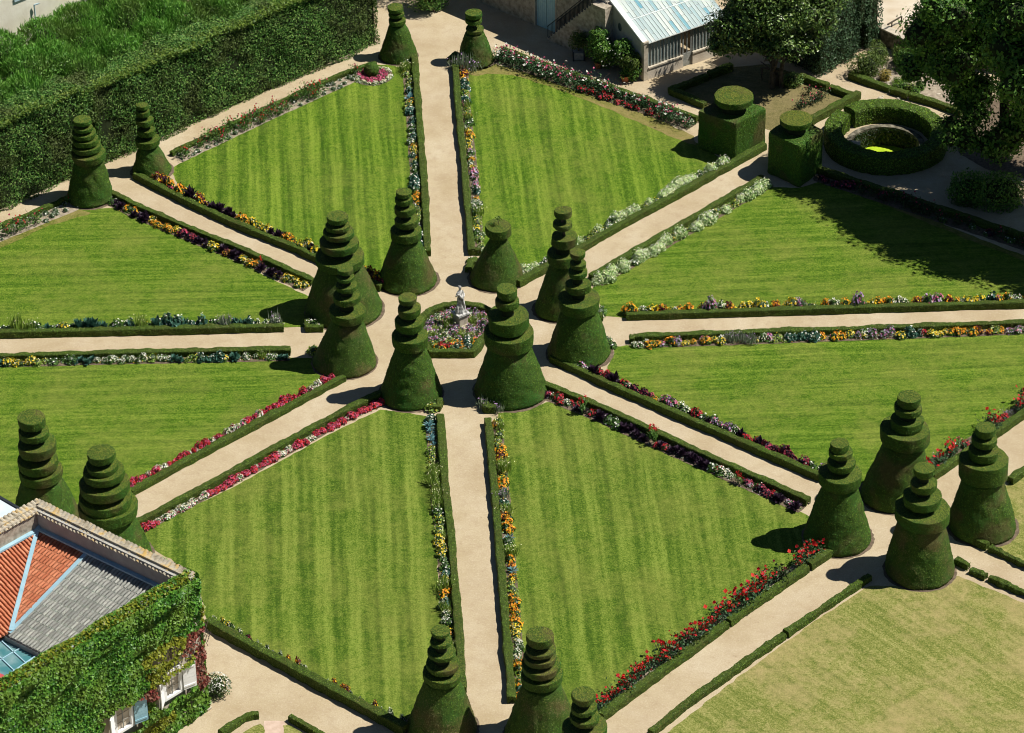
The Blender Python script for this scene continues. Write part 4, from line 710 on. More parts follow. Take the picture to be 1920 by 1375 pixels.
# broad trees
def limb(b, p, d, l, rad, depth, r, tips, m=m_bark):
    p = np.asarray(p, float); pts = [p]; dd = d/np.linalg.norm(d)
    for i in range(4): dd = dd+r.normal(size=3)*.10; dd /= np.linalg.norm(dd); pts.append(pts[-1]+dd*l/4)
    b.tube(pts, np.linspace(rad, rad*.6, 5), m, 8 if depth > 1 else 5); tips.append(pts[-1])
    if depth > 0:
        for k in range(3): limb(b, pts[-1] if k else pts[2], dd+r.normal(size=3)*.62, l*.68, rad*.55, depth-1, r, tips)
def tree(base, stems, lobes, label, leafm, seed, ls, name='broadleaf_tree', dens=1.0, cat='tree', trunk_r=.2, th=2.6):
    r = np.random.default_rng(seed); base = np.asarray(base, float); e = empty(name, base, label, cat); b = MB(); tips = []
    for dx, dy in stems: limb(b, base+np.array([dx, dy, 0]), np.array([dx*.35, dy*.35, 1.]), th, trunk_r, 2, r, tips)
    b.build('trunk', e); b = MB()
    for i, (x, y, z, rx, ry, rz) in enumerate(lobes):
        c = base+np.array([x, y, z]); n = int(dens*300*(rx*ry+rx*rz+ry*rz)*(.2/ls)**2)
        k = 9; bl = r.normal(size=(k, 3)); bl /= np.linalg.norm(bl, axis=1)[:, None]
        for q in range(k): blob(c+bl[q]*np.array([rx, ry, rz])*.55*r.uniform(.8, 1.1), np.array([rx, ry, rz])*r.uniform(.42, .62), int(n*1.5)//k, ls, leafm, seed*10+i*13+q, b, m_core, up=.35, shell=.4, spread=.6)
    b.build('crown', e); return e
tree(at(1455, 166), [(-.25, 0), (.35, .1), (.1, .4)], [(-3.3, -.2, 3.3, 1.2, 1.1, .9), (1.9, .3, 3.4, 1.4, 1.3, 1.0), (-1.2, -.3, 3.2, 1.6, 1.3, .9), (-.6, .3, 4.9, 2.7, 2.4, 2.0), (-2.4, .2, 4.4, 2.0, 1.9, 1.7), (1.6, .5, 5.0, 2.2, 2.2, 2.1), (-.3, .6, 6.6, 2.6, 2.3, 1.9), (2.4, .8, 6.2, 1.7, 1.7, 1.7), (-1.9, .8, 6.3, 1.8, 1.8, 1.7), (.2, -.6, 3.6, 2.0, 1.5, 1.1)], 'dark glossy multi stemmed tree on the dry grass by the greenhouse', m_tree, 81, .2, 'multi_stem_tree', trunk_r=.17, th=2.2, dens=1.0)
tree(at(1873, 300), [(0, 0)], [(-4.6, -2.6, 10.6, 2.3, 2.0, 2.2), (-3.4, -2.4, 8.0, 1.7, 1.5, 1.6), (-4.4, .5, 8.6, 1.8, 1.8, 1.8), (-3.2, 0, 6.8, 2.4, 2.2, 2.2), (-2.2, -1, 4.8, 2.1, 2, 1.8), (-2.9, -2.2, 3.1, 1.5, 1.4, 1.3), (-.5, 0, 9, 3, 3, 2.8), (0, .5, 12.5, 3.5, 3.2, 2.8), (2, 0, 6.5, 3, 2.8, 2.6), (1.6, -2, 3.8, 2.4, 2, 1.9), (-.4, -2.4, 2.7, 1.7, 1.5, 1.3), (4, 0, 10, 3.5, 3.2, 3), (3, -2, 5, 3, 2.4, 2.4), (-3.5, 1, 11.6, 2.5, 2.4, 2.2), (-5.0, 1, 6.0, 1.4, 1.4, 1.3)], 'huge dark spreading tree at the right edge beside the ring hedge', m_tree2, 82, .23, 'large_tree', trunk_r=.42, th=4.5, dens=.8)
tree(at(2020, 395), [(0, 0)], [(-3, 0, 11, 3.5, 3.2, 2.8), (-4.3, 1, 13.6, 2.8, 2.8, 2.4), (-1, -1.5, 14, 3.5, 3.4, 2.8), (1, 0, 10, 4, 3.6, 3.4), (-2, -3, 11, 3, 2.8, 2.6), (0, 2.5, 13, 4, 3.4, 3), (-3.6, -1.5, 9.3, 2.4, 2.2, 2.0), (2, -4, 12, 3.5, 3, 2.8), (-1, -5, 9.4, 3, 2.6, 2.4), (3, -7, 11, 3, 2.8, 2.6)], 'large dark tree just beyond the right edge throwing shade on the lawn', m_tree2, 83, .28, 'large_tree', trunk_r=.4, th=5, dens=.7)
def bush(px, rad, n, ls, m, label, seed, name='bush', cat='bush', zc=None, z0=0.0, group=None):
    c = at(*px, z0); e = empty(name, c, label, cat, group); b = blob(c+np.array([0, 0, zc if zc is not None else rad[2]*.75]), rad, n, ls, m, seed, spread=.7); b.build('foliage', e); b = MB(); b.tube([c, c+np.array([.03, .02, rad[2]*.6])], [.05, .03], m_bark, 6); b.build('stem', e); return e
bush((1815, 378), (1.35, 1.2, 1.1), 3500, .13, m_tree2, 'dark rounded clipped shrub in the shade below the huge tree', 91, 'shrub', 'shrub')
bush((1875, 385), (1.8, 1.4, 1.3), 4000, .13, m_tree2, 'wide dark shrub in deep shade at the right edge', 92, 'shrub', 'shrub')
mg = leafmat('sunny_shrub_leaves', [(.05, .09, .015), (.09, .15, .025), (.15, .21, .04)], trans=.25); mgold = leafmat('golden_shrub_leaves', [(.28, .22, .04), (.40, .32, .08)], trans=.25)
bush((1624, 142), (1.0, .9, .95), 2300, .12, mg, 'bright green loose shrub where the courtyard path bends', 93, 'shrub', 'shrub')
bush((1645, 118), (.75, .7, .8), 1300, .12, mg, 'green shrub just behind the bright loose shrub', 94, 'shrub', 'shrub')
bush((1659, 150), (.42, .4, .42), 700, .09, mgold, 'small golden yellow shrub in the rock garden', 95, 'shrub', 'shrub')
for i, (x, y, s_) in enumerate(((1683, 158, .36), (1694, 168, .4), (1707, 170, .42), (1716, 178, .36), (1678, 166, .3), (1725, 168, .4), (1700, 152, .4))):
    bush((x, y), (s_, s_*.9, s_*.8), 420, .085, m_tree2 if i % 2 else m_boxl, 'small rounded shrub among the stones of the rock garden', 100+i, 'shrub', 'shrub', group='small rounded shrubs in the rock garden')
bush((1705, 130), (1.0, .8, .9), 1600, .13, m_tree2, 'dark shrub by the retaining wall of the rock garden', 111, 'shrub', 'shrub'); bush((1690, 118), (.6, .6, .7), 800, .12, mg, 'olive green shrub below the retaining wall', 112, 'shrub', 'shrub')
sheet('rock_garden', pxy([(1600, 150), (1650, 110), (1760, 120), (1830, 190), (1800, 215), (1745, 193)]), .012, m_soild)
r = np.random.default_rng(17)
for i in range(26):
    p = at(r.uniform(1640, 1770), r.uniform(140, 185)); V, F = lathe([(.01, -.05), (.9, .0), (1, .3), (.6, .62), (.01, .7)], 8, (0, 0, 0)); V = V*r.uniform(.08, .2)*np.array([1, .8, .8]); V = V+sn(V, 20, i)[:, None]*.01+p; b = MB(); b.add(V, F, m_lime); tag(b.build('stone', loc=p), 'pale stone lying in the rock garden', 'stone', 'pale stones in the rock garden')
hedge([(1590, 149), (1665, 176)], 'dark low hedge along the rock garden nearest the bend of the path', 1, .45, .4); hedge([(1668, 178), (1700, 187)], 'lumpy middle piece of hedge along the rock garden', 1, .42, .42, amp=.04); hedge([(1704, 188), (1750, 202), (1800, 220)], 'straight low hedge piece along the rock garden beside the ring hedge', 1, .45, .42)
# tree garden hedges
hedge([(1368, 129), (1325, 145)], 'low hedge piece near the tree, greenhouse side of the dry grass plot', 1, .4, .45); hedge([(1321, 147), (1252, 176)], 'dark low hedge piece at the far corner, greenhouse side of the dry grass plot', 1, .42, .45, amp=.04); hedge([(1254, 178), (1318, 206)], 'dark low hedge at the courtyard side of the dry grass plot', 1, .42, .42)
hedge([(1503, 147), (1556, 166)], 'upper piece of low hedge on the far side of the dry grass plot', -1, .42, .42); hedge([(1560, 168), (1602, 184)], 'lower piece of low hedge on the far side of the dry grass plot', -1, .42, .42); hedge([(1614, 186), (1575, 208), (1524, 236)], 'low hedge between the dry grass plot and the ring hedge', -1, .42, .5)
for i, (x, y) in enumerate(((1516, 178), (1524, 196), (1508, 200), (1532, 190), (1540, 186), (1500, 206))): p = at(x, y); plant('dimrose', p[0], p[1], 0, '', .95, 'small straggly shrub on the dry grass plot under the tree', 'straggly shrubs on the dry grass plot')
b = bush((1482, 160), (.75, .6, .5), 900, .13, m_tree, 'low leafy shrub at the foot of the multi stemmed tree', 120, 'shrub', 'shrub')
sheet('tree_shade_sheet', pxy([(1775, 222), (1830, 190), (1990, 150), (2050, 330), (1960, 345), (1850, 318), (1800, 290)]), .013, m_soil)  # dark sheet stands in for tree shade over the pale gravel
# sandy terrace, retaining wall
T0 = [(1646, 82), (1700, 108), (1790, 128), (2100, 160), (2100, -200), (1640, -200)]; P = pxy(T0); zt = 1.1
sheet('terrace_ground', np.array(P)+[0, .3], zt, m_sand, .02)
e = empty('retaining_wall', at(1646, 84), 'dark dry stone retaining wall below the sandy terrace', 'wall'); b = MB()
for i in range(3): p, q = np.r_[P[i], 0], np.r_[P[i+1], 0]; d = q-p; l = np.linalg.norm(d); d /= l; nn = np.array([-d[1], d[0], 0]); b.box(p, (d, nn, (0, 0, 1)), (l, .45, zt+.02), m_wellstone)
b.build('masonry', e); b = MB()
for i in range(3): p, q = np.r_[P[i], zt+.02], np.r_[P[i+1], zt+.02]; d = q-p; l = np.linalg.norm(d); d /= l; nn = np.array([-d[1], d[0], 0]); b.box(p-nn*.05, (d, nn, (0, 0, 1)), (l, .6, .1), m_lime)
b.build('coping', e)
p = at(1664, 58, zt); q = at(1690, 44, zt); b = MB(); b.tube([p+[0, 0, .45], q+[0, 0, .5]], [.06, .05], m_bark, 8); b.tube([p*.7+q*.3+[0, 0, 0], p*.7+q*.3+[0, 0, .45]], [.04, .04], m_bark, 6); b.tube([q, q+[0, 0, .5]], [.05, .05], m_bark, 6); tag(b.build('wooden_rail', loc=p), 'pale wooden rail on posts on the sandy terrace', 'rail')
# ------------------------------------------------------------------ greenhouse
Z3 = np.array([0, 0, 1.])
def greenhouse():
    g0 = at(1207, 153); e1 = at(1330, 110)-g0; e1[2] = 0; gu = e1/np.linalg.norm(e1); gv = np.array([-gu[1], gu[0], 0]); Lg = 6.4; Dg = 3.6; He = 2.55; Hr = 4.1
    e = empty('greenhouse', g0, 'lean to greenhouse with whitewashed glass roof and stone plinth', 'greenhouse')
    P = lambda a, b_, c: g0+gu*a+gv*b_+Z3*c
    b = MB(); d0, d1 = np.dot(at(1280, 127)-g0, gu), np.dot(at(1297, 120)-g0, gu)
    b.box(P(.34, 0, 0), (gu, gv, Z3), (d0-.34, .3, .78), m_plaster); b.box(P(d1, 0, 0), (gu, gv, Z3), (Lg-d1, .3, .78), m_plaster); b.box(P(.34, -.06, .78), (gu, gv, Z3), (d0-.34, .42, .1), m_lime); b.box(P(d1, -.06, .78), (gu, gv, Z3), (Lg-d1, .42, .1), m_lime); b.build('plinth_wall', e)
    b = MB(); b.box(P(0, 0, 0), (gu, gv, Z3), (.34, .34, He+.08), m_lime); b.box(P(-.04, -.04, He+.08), (gu, gv, Z3), (.42, .42, .1), m_lime); b.build('corner_pillar', e)
    b = MB(); th = .3; prof = [(.34, 0), (Dg, 0), (Dg, Hr+.05), (.1+.24, He+.02)]; V = [P(0, y, z) for y, z in prof]+[P(th, y, z) for y, z in prof]; b.add(V, [(0, 1, 2, 3), (7, 6, 5, 4), (0, 4, 5, 1), (1, 5, 6, 2), (2, 6, 7, 3), (3, 7, 4, 0)], m_grey); gw = b.build('gable_wall', e)
    b = MB(); b.box(P(-.03, .05, He+.02), (gu, (gv*Dg+Z3*(Hr-He))/np.hypot(Dg, Hr-He), np.cross(gu, (gv*Dg+Z3*(Hr-He))/np.hypot(Dg, Hr-He))), (.36, np.hypot(Dg, Hr-He), .12), m_white); b.build('gable_coping', e)
    b = MB(); c = P(-.02, 2.55, 2.75); V = [c+(gv*math.cos(a)+Z3*math.sin(a))*.2*np.array([1, 1, 1.4]) for a in np.linspace(0, 6.283, 16, False)]+[c]; b.add(V, [((i+1) % 16, i, 16) for i in range(16)], m_dglass); b.build('oval_window', e)
    b = MB(); n = 24; x0 = .36; dx = (Lg-x0)/n
    for i in range(n):
        a = x0+i*dx
        if d0-.05 < a+dx/2 < d1+.05: continue
        b.box(P(a+.05, .14, .9), (gu, gv, Z3), (dx-.07, .02, He-.98), m_wallglass)
    b.build('side_panes', e); b = MB()
    for i in range(n+1):
        a = x0+i*dx
        if d0 < a < d1: continue
        b.box(P(a-.025, .08, .88), (gu, gv, Z3), (.055, .12, He-.9), m_dframe)
    b.box(P(x0, .06, He-.06), (gu, gv, Z3), (Lg-x0, .16, .09), m_dframe); b.build('side_frame', e)
    b = MB(); w = d1-d0; b.box(P(d0+.03, .1, .02), (gu, gv, Z3), (w-.06, .05, .9), m_dframe); b.box(P(d0+.03, .1, .92), (gu, gv, Z3), (.08, .05, He-1.0), m_dframe); b.box(P(d1-.11, .1, .92), (gu, gv, Z3), (.08, .05, He-1.0), m_dframe); b.box(P(d0+w/2-.03, .1, .92), (gu, gv, Z3), (.06, .05, He-1.0), m_dframe); dr = b.build('door', e)
    b = MB(); b.box(P(d0+.11, .11, .92), (gu, gv, Z3), (w-.22, .02, He-1.0), m_wallglass); b.build('pane', dr)
    r = np.random.default_rng(6); sl = gv*Dg+Z3*(Hr-He); ls_ = np.linalg.norm(sl); sl = sl/ls_; nn = np.cross(gu, sl); m = 22; dxx = (Lg-.1)/m; b = MB(); o0 = P(.32, -.06, He+.04); Lr = Lg-.32; dxx = Lr/m
    for i in range(m):
        y = 0
        while y < ls_-.05:
            st = min(r.choice([.6, 1.1, 1.6, 2.1]), ls_-y); b.box(o0+gu*(i*dxx+.02)+sl*y+nn*(.0+.012*r.random()), (gu, sl, nn), (dxx-.025, st-.02, .012), m_roofglass); y += st
    b.build('roof_panes', e); b = MB()
    for i in range(m+1): b.box(o0+gu*(i*dxx-.012), (gu, sl, nn), (.024, ls_, .045), m_frame)
    b.box(o0+sl*(ls_*.52), (gu, sl, nn), (Lr, .07, .05), m_frame); b.box(o0-sl*.04, (gu, sl, nn), (Lr, .06, .04), m_dframe); b.build('roof_bars', e)
    b = MB(); b.box(P(Lg-.02, 0.3, 0), (gu, gv, Z3), (.25, Dg-.3, He), m_plaster); b.build('end_wall', e)
    return g0, gu, gv, P, Dg, Hr, Lg
g0, gu, gv, GP, Dg, Hr, Lg = greenhouse()
# facade building behind the courtyard, along the gable direction
fa = at(860, -12); fb = at(1042, 64); fu = fb-fa; fu[2] = 0; fl_ = np.linalg.norm(fu); fu /= fl_; fn = np.array([fu[1], -fu[0], 0]); fback = -fn
if fn[1] > 0: fn, fback = -fn, fn
e = empty('stone_building', fa, 'old stone outbuilding with tall blue double doors behind the courtyard', 'building')
Le = np.dot(GP(0, Dg, 0)-fa, fu); da = np.dot(at(1004, 48)-fa, fu); db = np.dot(at(1042, 64)-fa, fu)
b = MB(); b.box(fa, (fu, fback, Z3), (da-.12, 5, 4.4), m_stone); b.box(fa+fu*(da-.12), (fu, fback, Z3), (db-da+.24, 5, 4.4), m_stone) if False else None
b.box(fa+fu*(da-.12)+Z3*3.3, (fu, fback, Z3), (db-da+.24, 4.9, 1.1), m_stone); b.box(fa+fu*(db+.12), (fu, fback, Z3), (Le-db-.12, 5, 6.2), m_stone); b.build('wall', e)
b = MB(); b.box(fa+fu*(da-.12)+fn*.03, (fu, fback, Z3), (.13, .4, 3.3), m_lime); b.box(fa+fu*(db-.01)+fn*.03, (fu, fback, Z3), (.13, .4, 3.3), m_lime); b.build('door_frame', e)
m_door = nmat('pale_blue_door_paint', [(.3, (.34, .56, .62)), (.7, (.46, .66, .70))], 3, bump=.2)
for s_ in (0, 1):
    wd = (db-da)/2; b = MB(); n = 5
    for i in range(n): b.box(fa+fu*(da+s_*wd+.02+i*(wd-.03)/n)+fback*.12, (fu, fback, Z3), ((wd-.03)/n-.008, .06, 3.28), m_door)
    dd = b.build('door', e); b = MB(); b.box(fa+fu*(da+wd+(-.1 if s_ == 0 else .06))+fback*.08+Z3*1.05, (fu, fback, Z3), (.04, .05, .16), m_iron); b.build('handle', dd)
b = MB(); b.box(fa+fback*-.3+Z3*4.4, (fu, fback, Z3), (db+.12, 5.4, .18), m_tile); b.build('roof', e)
# open stair in front of that wall rising to a landing at the ridge
s0 = fa+fu*(db+.18)+fn*.05; run = Le-db-.9; nst = 18; e = empty('stone_stair', s0, 'outside stone stair with iron railings climbing to the top of the greenhouse', 'stair'); Hs = Hr-.15; b = MB()
for i in range(nst): b.box(s0+fu*(run*i/nst), (fu, fn, Z3), (run/nst+.001*(i+1), .95, Hs*(i+1)/nst), m_stone)
b.box(s0+fu*run, (fu, fn, Z3), (1.0, 1.0, Hs), m_stone); b.build('steps', e)
for off in (.03, .92):
    b = MB(); A0 = s0+fn*off; top = []
    for i in range(0, nst*2+1):
        p = A0+fu*(run*i/(nst*2))+Z3*(Hs*(i/(nst*2))); b.bar(p, p+Z3*1.0, .022, m_iron); top.append(p+Z3*1.0)
    b.bar(top[0], top[-1], .05, m_iron); b.bar(top[0]-Z3*.85, top[-1]-Z3*.85, .03, m_iron); b.build('railing', e)
b = MB(); p0 = GP(-.1, Dg+.1, Hr); 
for i in range(34): p = p0+gu*i*.13; b.bar(p, p+Z3*.95, .02, m_iron)
b.bar(p0+Z3*.95, p0+gu*4.3+Z3*.95, .045, m_iron); b.bar(p0+Z3*.1, p0+gu*4.3+Z3*.1, .03, m_iron); b.build('landing_railing', e)
e = empty('terrace_building', GP(0, Dg+.2, 0), 'pale terrace block behind the greenhouse ridge', 'building'); b = MB(); b.box(GP(-.2, Dg+.05, 0), (gu, gv, Z3), (Lg+1.2, 6, Hr-.02), m_plaster); b.build('wall', e); b = MB(); b.box(GP(-.2, Dg+.6, Hr-.02), (gu, gv, Z3), (Lg+1.2, 5, .06), m_sand); b.build('terrace_floor', e)
# planting round the greenhouse
r = np.random.default_rng(19); e = empty('climbing_shrub', GP(0, 1.0, 0), 'flowering climber against the greenhouse gable', 'climber'); b = MB()
for i, (bb, z, q) in enumerate(((.9, 1.2, .7), (1.4, 1.7, .7), (1.9, 1.2, .75), (.5, 1.3, .5), (.6, .7, .6), (1.7, 1.9, .5))): blob(GP(-.45, bb, z), (q, q, q), 900, .14, m_tree2 if i % 3 else mg, 200+i, b, m_core if z < 2 else None)
Q = GP(-1.0, 1.6, 1.5)+r.normal(size=(60, 3))*[.5, .5, .5]; b.add(*leaves(Q, r.normal(size=(60, 3)), .11, r), PET['white']); b.build('foliage', e)
e = empty('climbing_shrub', GP(-.4, 3.2, 0), 'dark climber under the stone stair', 'climber'); b = MB()
for i, (bb, z, q) in enumerate(((2.9, 1.1, .9), (3.6, 1.2, .85), (3.3, 2.1, .65), (2.6, 1.5, .6))): blob(GP(-.9-.1*i, bb, z), (q, q, q), 1100, .15, m_tree2, 220+i, b)
b.build('foliage', e)
def pot(px, rad, h, label, leafy, box=False, seed=0):
    c = at(*px); e = empty('potted_plant', c, label, 'potted plant'); b = MB()
    if box: b.box(c+[-.35, -.35, .06], ((1, 0, 0), (0, 1, 0), (0, 0, 1)), (.7, .7, .5), m_dframe); [b.box(c+[x, y, 0], ((1, 0, 0), (0, 1, 0), (0, 0, 1)), (.08, .08, .64), m_iron) for x in (-.38, .30) for y in (-.38, .30)]
    else: V, F = lathe([(.01, .02), (rad*.7, 0), (rad*.95, h*.85), (rad*1.12, h*.86), (rad*1.12, h), (rad*.95, h), (rad*.9, h*.9), (.01, h*.9)], 32, c); b.add(V, F, m_terra)
    b.build('tub' if box else 'pot', e); b = MB(); leafy(b, c, seed); b.build('foliage', e)
def ballplant(b, c, s): b.tube([c+[0, 0, .5], c+[0, 0, 1.0]], [.05, .05], m_bark, 6); blob(c+np.array([0, 0, 1.35]), (.58, .55, .55), 1500, .1, mg, 240, b)
def palmy(b, c, s):
    R_ = np.random.default_rng(s); n = 44; V = []
    for i in range(n):
        a = R_.random()*6.283; el = R_.uniform(.3, 1.4); l = R_.uniform(.4, .75); p = c+np.array([0, 0, .38]); d = np.array([math.cos(a)*math.cos(el), math.sin(a)*math.cos(el), math.sin(el)]); t_ = np.array([-math.sin(a), math.cos(a), 0]); V += [p, p+d*l*.5+t_*.05, p+d*l-[0, 0, .12], p+d*l*.5-t_*.05]
    b.add(V, np.arange(4*n).reshape(n, 4), LF['green'])
pot((1085, 110), .4, .5, 'clipped ball tree in a blue square tub in the courtyard shade', ballplant, True); pot((1122, 127), .26, .42, 'terracotta pot with spiky plant in the courtyard shade', palmy, seed=4); pot((1172, 153), .28, .45, 'terracotta pot with spiky plant in sun at the greenhouse corner', palmy, seed=5)
# ------------------------------------------------------------------ pale building at the top left corner
o = at(-40, 180, 0); c0 = at(-60, 130, 0); pb = A+Vn*8.7; e = empty('pale_building', pb, 'pale plastered building behind the shrubs at the top left corner', 'building'); b = MB(); b.box(pb-U*6, (U, Vn, Z3), (32, 8, 12.5), nmat('cream_plaster', [(.3, (.70, .65, .53)), (.7, (.83, .79, .67))], 1.2, bump=.3, bscale=8)); b.build('wall', e)
nb = -Vn
def onw(px, py): return at_plane(px, py, pb, nb)
for (x0, y0, x1, y1), m in (((26, -14, 50, 4), m_pale), ((156, -30, 204, 16), m_dframe)):
    p = onw(x0, y1); q = onw(x1, y0); wv = abs(np.dot(q-p, U)); hv = abs(q[2]-p[2]); b = MB(); b.box(p+nb*.04, (U, nb, Z3), (wv, .05, hv), m); w_ = b.build('window' if m == m_pale else 'door', e)
    if m == m_pale:
        b = MB(); [b.box(p+nb*.09+U*wv*.12+Z3*(.1+i*.12), (U, nb, Z3), (wv*.76, .03, .05), m_blue) for i in range(int(hv/.12)-1)]; b.build('louvre', w_)
p = onw(62, 16); b = MB(); b.tube([p+nb*.15+Z3*.3, p+nb*.15-Z3*1.5], [.05, .05], m_pale, 8); b.tube([p+nb*.15+Z3*.3, p+nb*.3+U*.3+Z3*.35], [.05, .05], m_pale, 8); b.build('downpipe', e)
# ------------------------------------------------------------------ ivy house, lower left
HZ = 7.7
Cc = at(366, 1083, HZ); Kc = at(70, 943, HZ); hu = Kc-Cc; hu[2] = 0; Lu = np.linalg.norm(hu); hu /= Lu; hv = at(20, 1287, HZ)-Cc; hv[2] = 0; hv /= np.linalg.norm(hv)   # hu to the back corner, hv along the facade (the plan is slightly skewed)
FNn = np.array([hv[1], -hv[0], 0]); FNn = FNn if np.dot(FNn, hu) < 0 else -FNn
def skew(p): return np.linalg.solve(np.array([hu[:2], hv[:2]]).T, (np.asarray(p)-C0)[:2])
C0 = np.array([Cc[0], Cc[1], 0]); HP = lambda a, b_, c: C0+hu*a+hv*b_+Z3*c
LV = 18.0; e = empty('ivy_house', C0, 'house with orange and grey tiled roof and ivy covered front at the lower left', 'house')
b = MB(); b.box(HP(0, 0, 0), (hu, hv, Z3), (.5, LV, HZ-.35), m_plaster); b.box(HP(.5, 0, 0), (hu, hv, Z3), (Lu-1.0, .5, HZ), m_grey); b.box(HP(Lu-.5, 0, 0), (hu, hv, Z3), (.5, LV, HZ), m_stone); b.build('wall', e)
b = MB()        # parapet tiles: two rows of half round tiles on the two visible parapets
def halfround(b, p, ax, l, rad, m, seg=6):
    ax = ax/np.linalg.norm(ax); sd2 = np.cross(ax, Z3); sd2 /= np.linalg.norm(sd2); up = np.cross(sd2, ax); V = []
    for k in (0, 1):
        for j in range(seg+1): a = math.pi*j/seg; V.append(p+ax*l*k*1.0+(sd2*math.cos(a)+up*math.sin(a))*rad*(1-.12*k))
    b.add(V, [(j, j+1, seg+2+j, seg+1+j) for j in range(seg)], m)
n = int(Lu/.24)
for i in range(n):
    p = HP(.2+i*.24, 0, HZ); j = rng.normal(size=3)*.012; dn = hv*1.0-Z3*.35; halfround(b, p-hv*.12+Z3*.12+j, -dn*-1, .42, .125, m_cop); halfround(b, p+hv*.22-Z3*.06+j, dn, .36, .125, m_cop)
n2 = int(LV/.24)
for i in range(n2):
    p = HP(Lu, i*.24, HZ); j = rng.normal(size=3)*.012; dn = -hu*1.0-Z3*.35; halfround(b, p+hu*.12+Z3*.12+j, dn, .42, .125, m_cop); halfround(b, p-hu*.25-Z3*.04+j, dn, .34, .125, m_cop)
b.bar(HP(0, .16, HZ+.06), HP(Lu, .16, HZ+.06), .3, m_cop, .12); b.bar(HP(Lu-.15, 0, HZ+.06), HP(Lu-.15, LV, HZ+.06), .3, m_cop, .12); b.build('parapet_tiles', e)
zk, sl_ = HZ-1.05, .40; q2 = Lu-.5-skew(at(157, 1042, zk))[0]; PP = 5.0; slA = sl_*PP/q2
def rz(p, q, plane): return zk-(slA*q if plane == 'A' else sl_*p)
def corrug(test, plane, m, pitch, tl, amp, name):
    """half round tiles, each its own piece; p runs from the right hand parapet along the facade, q from the rear parapet towards the front"""
    b = MB(); W_ = 11.0; al = np.arange(0, (Lu-1.0 if plane != 'A' else W_), pitch); rn_ = np.arange(0, W_, tl); dq = .05; G = lambda p, q, dz: HP(Lu-.5-q, .5+p, rz(p, q, plane)+dz)
    for s0_ in rn_:
        for a_ in al:
            p_, q_ = (s0_, a_) if plane != 'A' else (a_, s0_)
            if not test(p_+(tl/2 if plane != 'A' else 0), q_+(0 if plane != 'A' else tl/2)): continue
            e0 = G(p_, q_, .02+rng.normal()*.006); e1 = G(p_+tl*1.08, q_, .075+rng.normal()*.008) if plane != 'A' else G(p_, q_+tl*1.08, .075+rng.normal()*.008)
            halfround(b, e0, e1-e0, np.linalg.norm(e1-e0), pitch*.40+rng.normal()*.004, m, 5)
            c = [G(p_-dq, q_-pitch, -.02), G(p_+tl, q_-pitch, -.02), G(p_+tl, q_+pitch, -.02), G(p_-dq, q_+pitch, -.02)] if plane != 'A' else [G(p_-pitch, q_-dq, -.02), G(p_-pitch, q_+tl, -.02), G(p_+pitch, q_+tl, -.02), G(p_+pitch, q_-dq, -.02)]
            b.add(np.array(c)+Z3*rng.uniform(-.004, .004), [(0, 1, 2, 3)], m)
    b.build(name, e, False)
Lq = Lu-1.0; pe = PP+.1
corrug(lambda p, q: q < p*q2/PP and p < 11 and q < q2, 'A', m_tile, .2, .36, .045, 'roof_orange_left'.replace('_left', '')); corrug(lambda p, q: p <= q*PP/q2+.2 and q < q2+.1, 'B', m_tile, .2, .36, .045, 'roof_orange')
corrug(lambda p, q: q2-.05 < q < Lq and p < pe, 'C', m_tileg, .2, .40, .05, 'roof_grey')
b = MB(); R0 = lambda p, q, dz=0.0, pl='B': HP(Lu-.5-q, .5+p, rz(p, q, pl)+dz)
b.bar(R0(0, 0, .17), R0(PP, q2, .17), .2, m_flash, .06); b.bar(R0(0, q2, .12), R0(pe, q2, .12), .22, m_flash, .06); b.bar(R0(.1, 0, .12), R0(.1, Lq, .12), .24, m_flash, .1); b.bar(R0(0, .1, .12, 'A'), R0(10, .1, .12, 'A'), .24, m_flash, .1); b.build('flashing', e)
# light well with a glazed lantern and lower roof
zl = zk-sl_*pe-.1; b = MB(); b.box(HP(.5, .5+pe+.05, zl-.9), (hu, hv, Z3), (Lu-1.0-q2+.2, .1, .9), m_grey); b.box(HP(.5, .5+pe+.15, zl-1.0), (hu, hv, Z3), (Lu-1.0, 9, .1), m_grey)
for i in range(34): halfround(b, HP(.6+i*.2, .5+pe+.75, zl-.55), hv*1.0-Z3*.12, 3.2, .09, m_tileg)
b.build('lower_roof', e); zt_ = zl-.25; c_ = [at(25, 1191, zt_), at(70, 1230, zt_), at(6, 1274, zt_), at(-42, 1226, zt_)]; lw = empty('glass_lantern', c_[0], 'teal glazed lantern with pale bars set in the roof well of the ivy house', 'skylight')
b = MB(); lo_ = [q-Z3*.7 for q in c_]; b.add(c_+lo_, [(0, 3, 2, 1), (0, 1, 5, 4), (1, 2, 6, 5), (2, 3, 7, 6), (3, 0, 4, 7)], m_tglass); b.build('glazing', lw); b = MB()
for i in range(4): b.bar(c_[i]+Z3*.03, c_[(i+1) % 4]+Z3*.03, .10, m_flash, .06); b.bar(lo_[i], c_[i], .08, m_flash)
for k in (1/3, 2/3): b.bar(c_[0]*(1-k)+c_[3]*k+Z3*.03, c_[1]*(1-k)+c_[2]*k+Z3*.03, .05, m_flash)
b.bar((c_[0]+c_[1])/2+Z3*.03, (c_[3]+c_[2])/2+Z3*.03, .05, m_flash); b.build('frame', lw)
b = MB(); zr = HZ-1.0; c_ = [at(-60, 1238, zr), at(6, 1265, zr), at(26, 1283, zr), at(-60, 1334, zr)]; b.add(c_+[q-Z3*.15 for q in c_], [(0, 3, 2, 1), (0, 1, 5, 4), (1, 2, 6, 5), (2, 3, 7, 6), (3, 0, 4, 7)], m_red); b.build('red_roof', e)
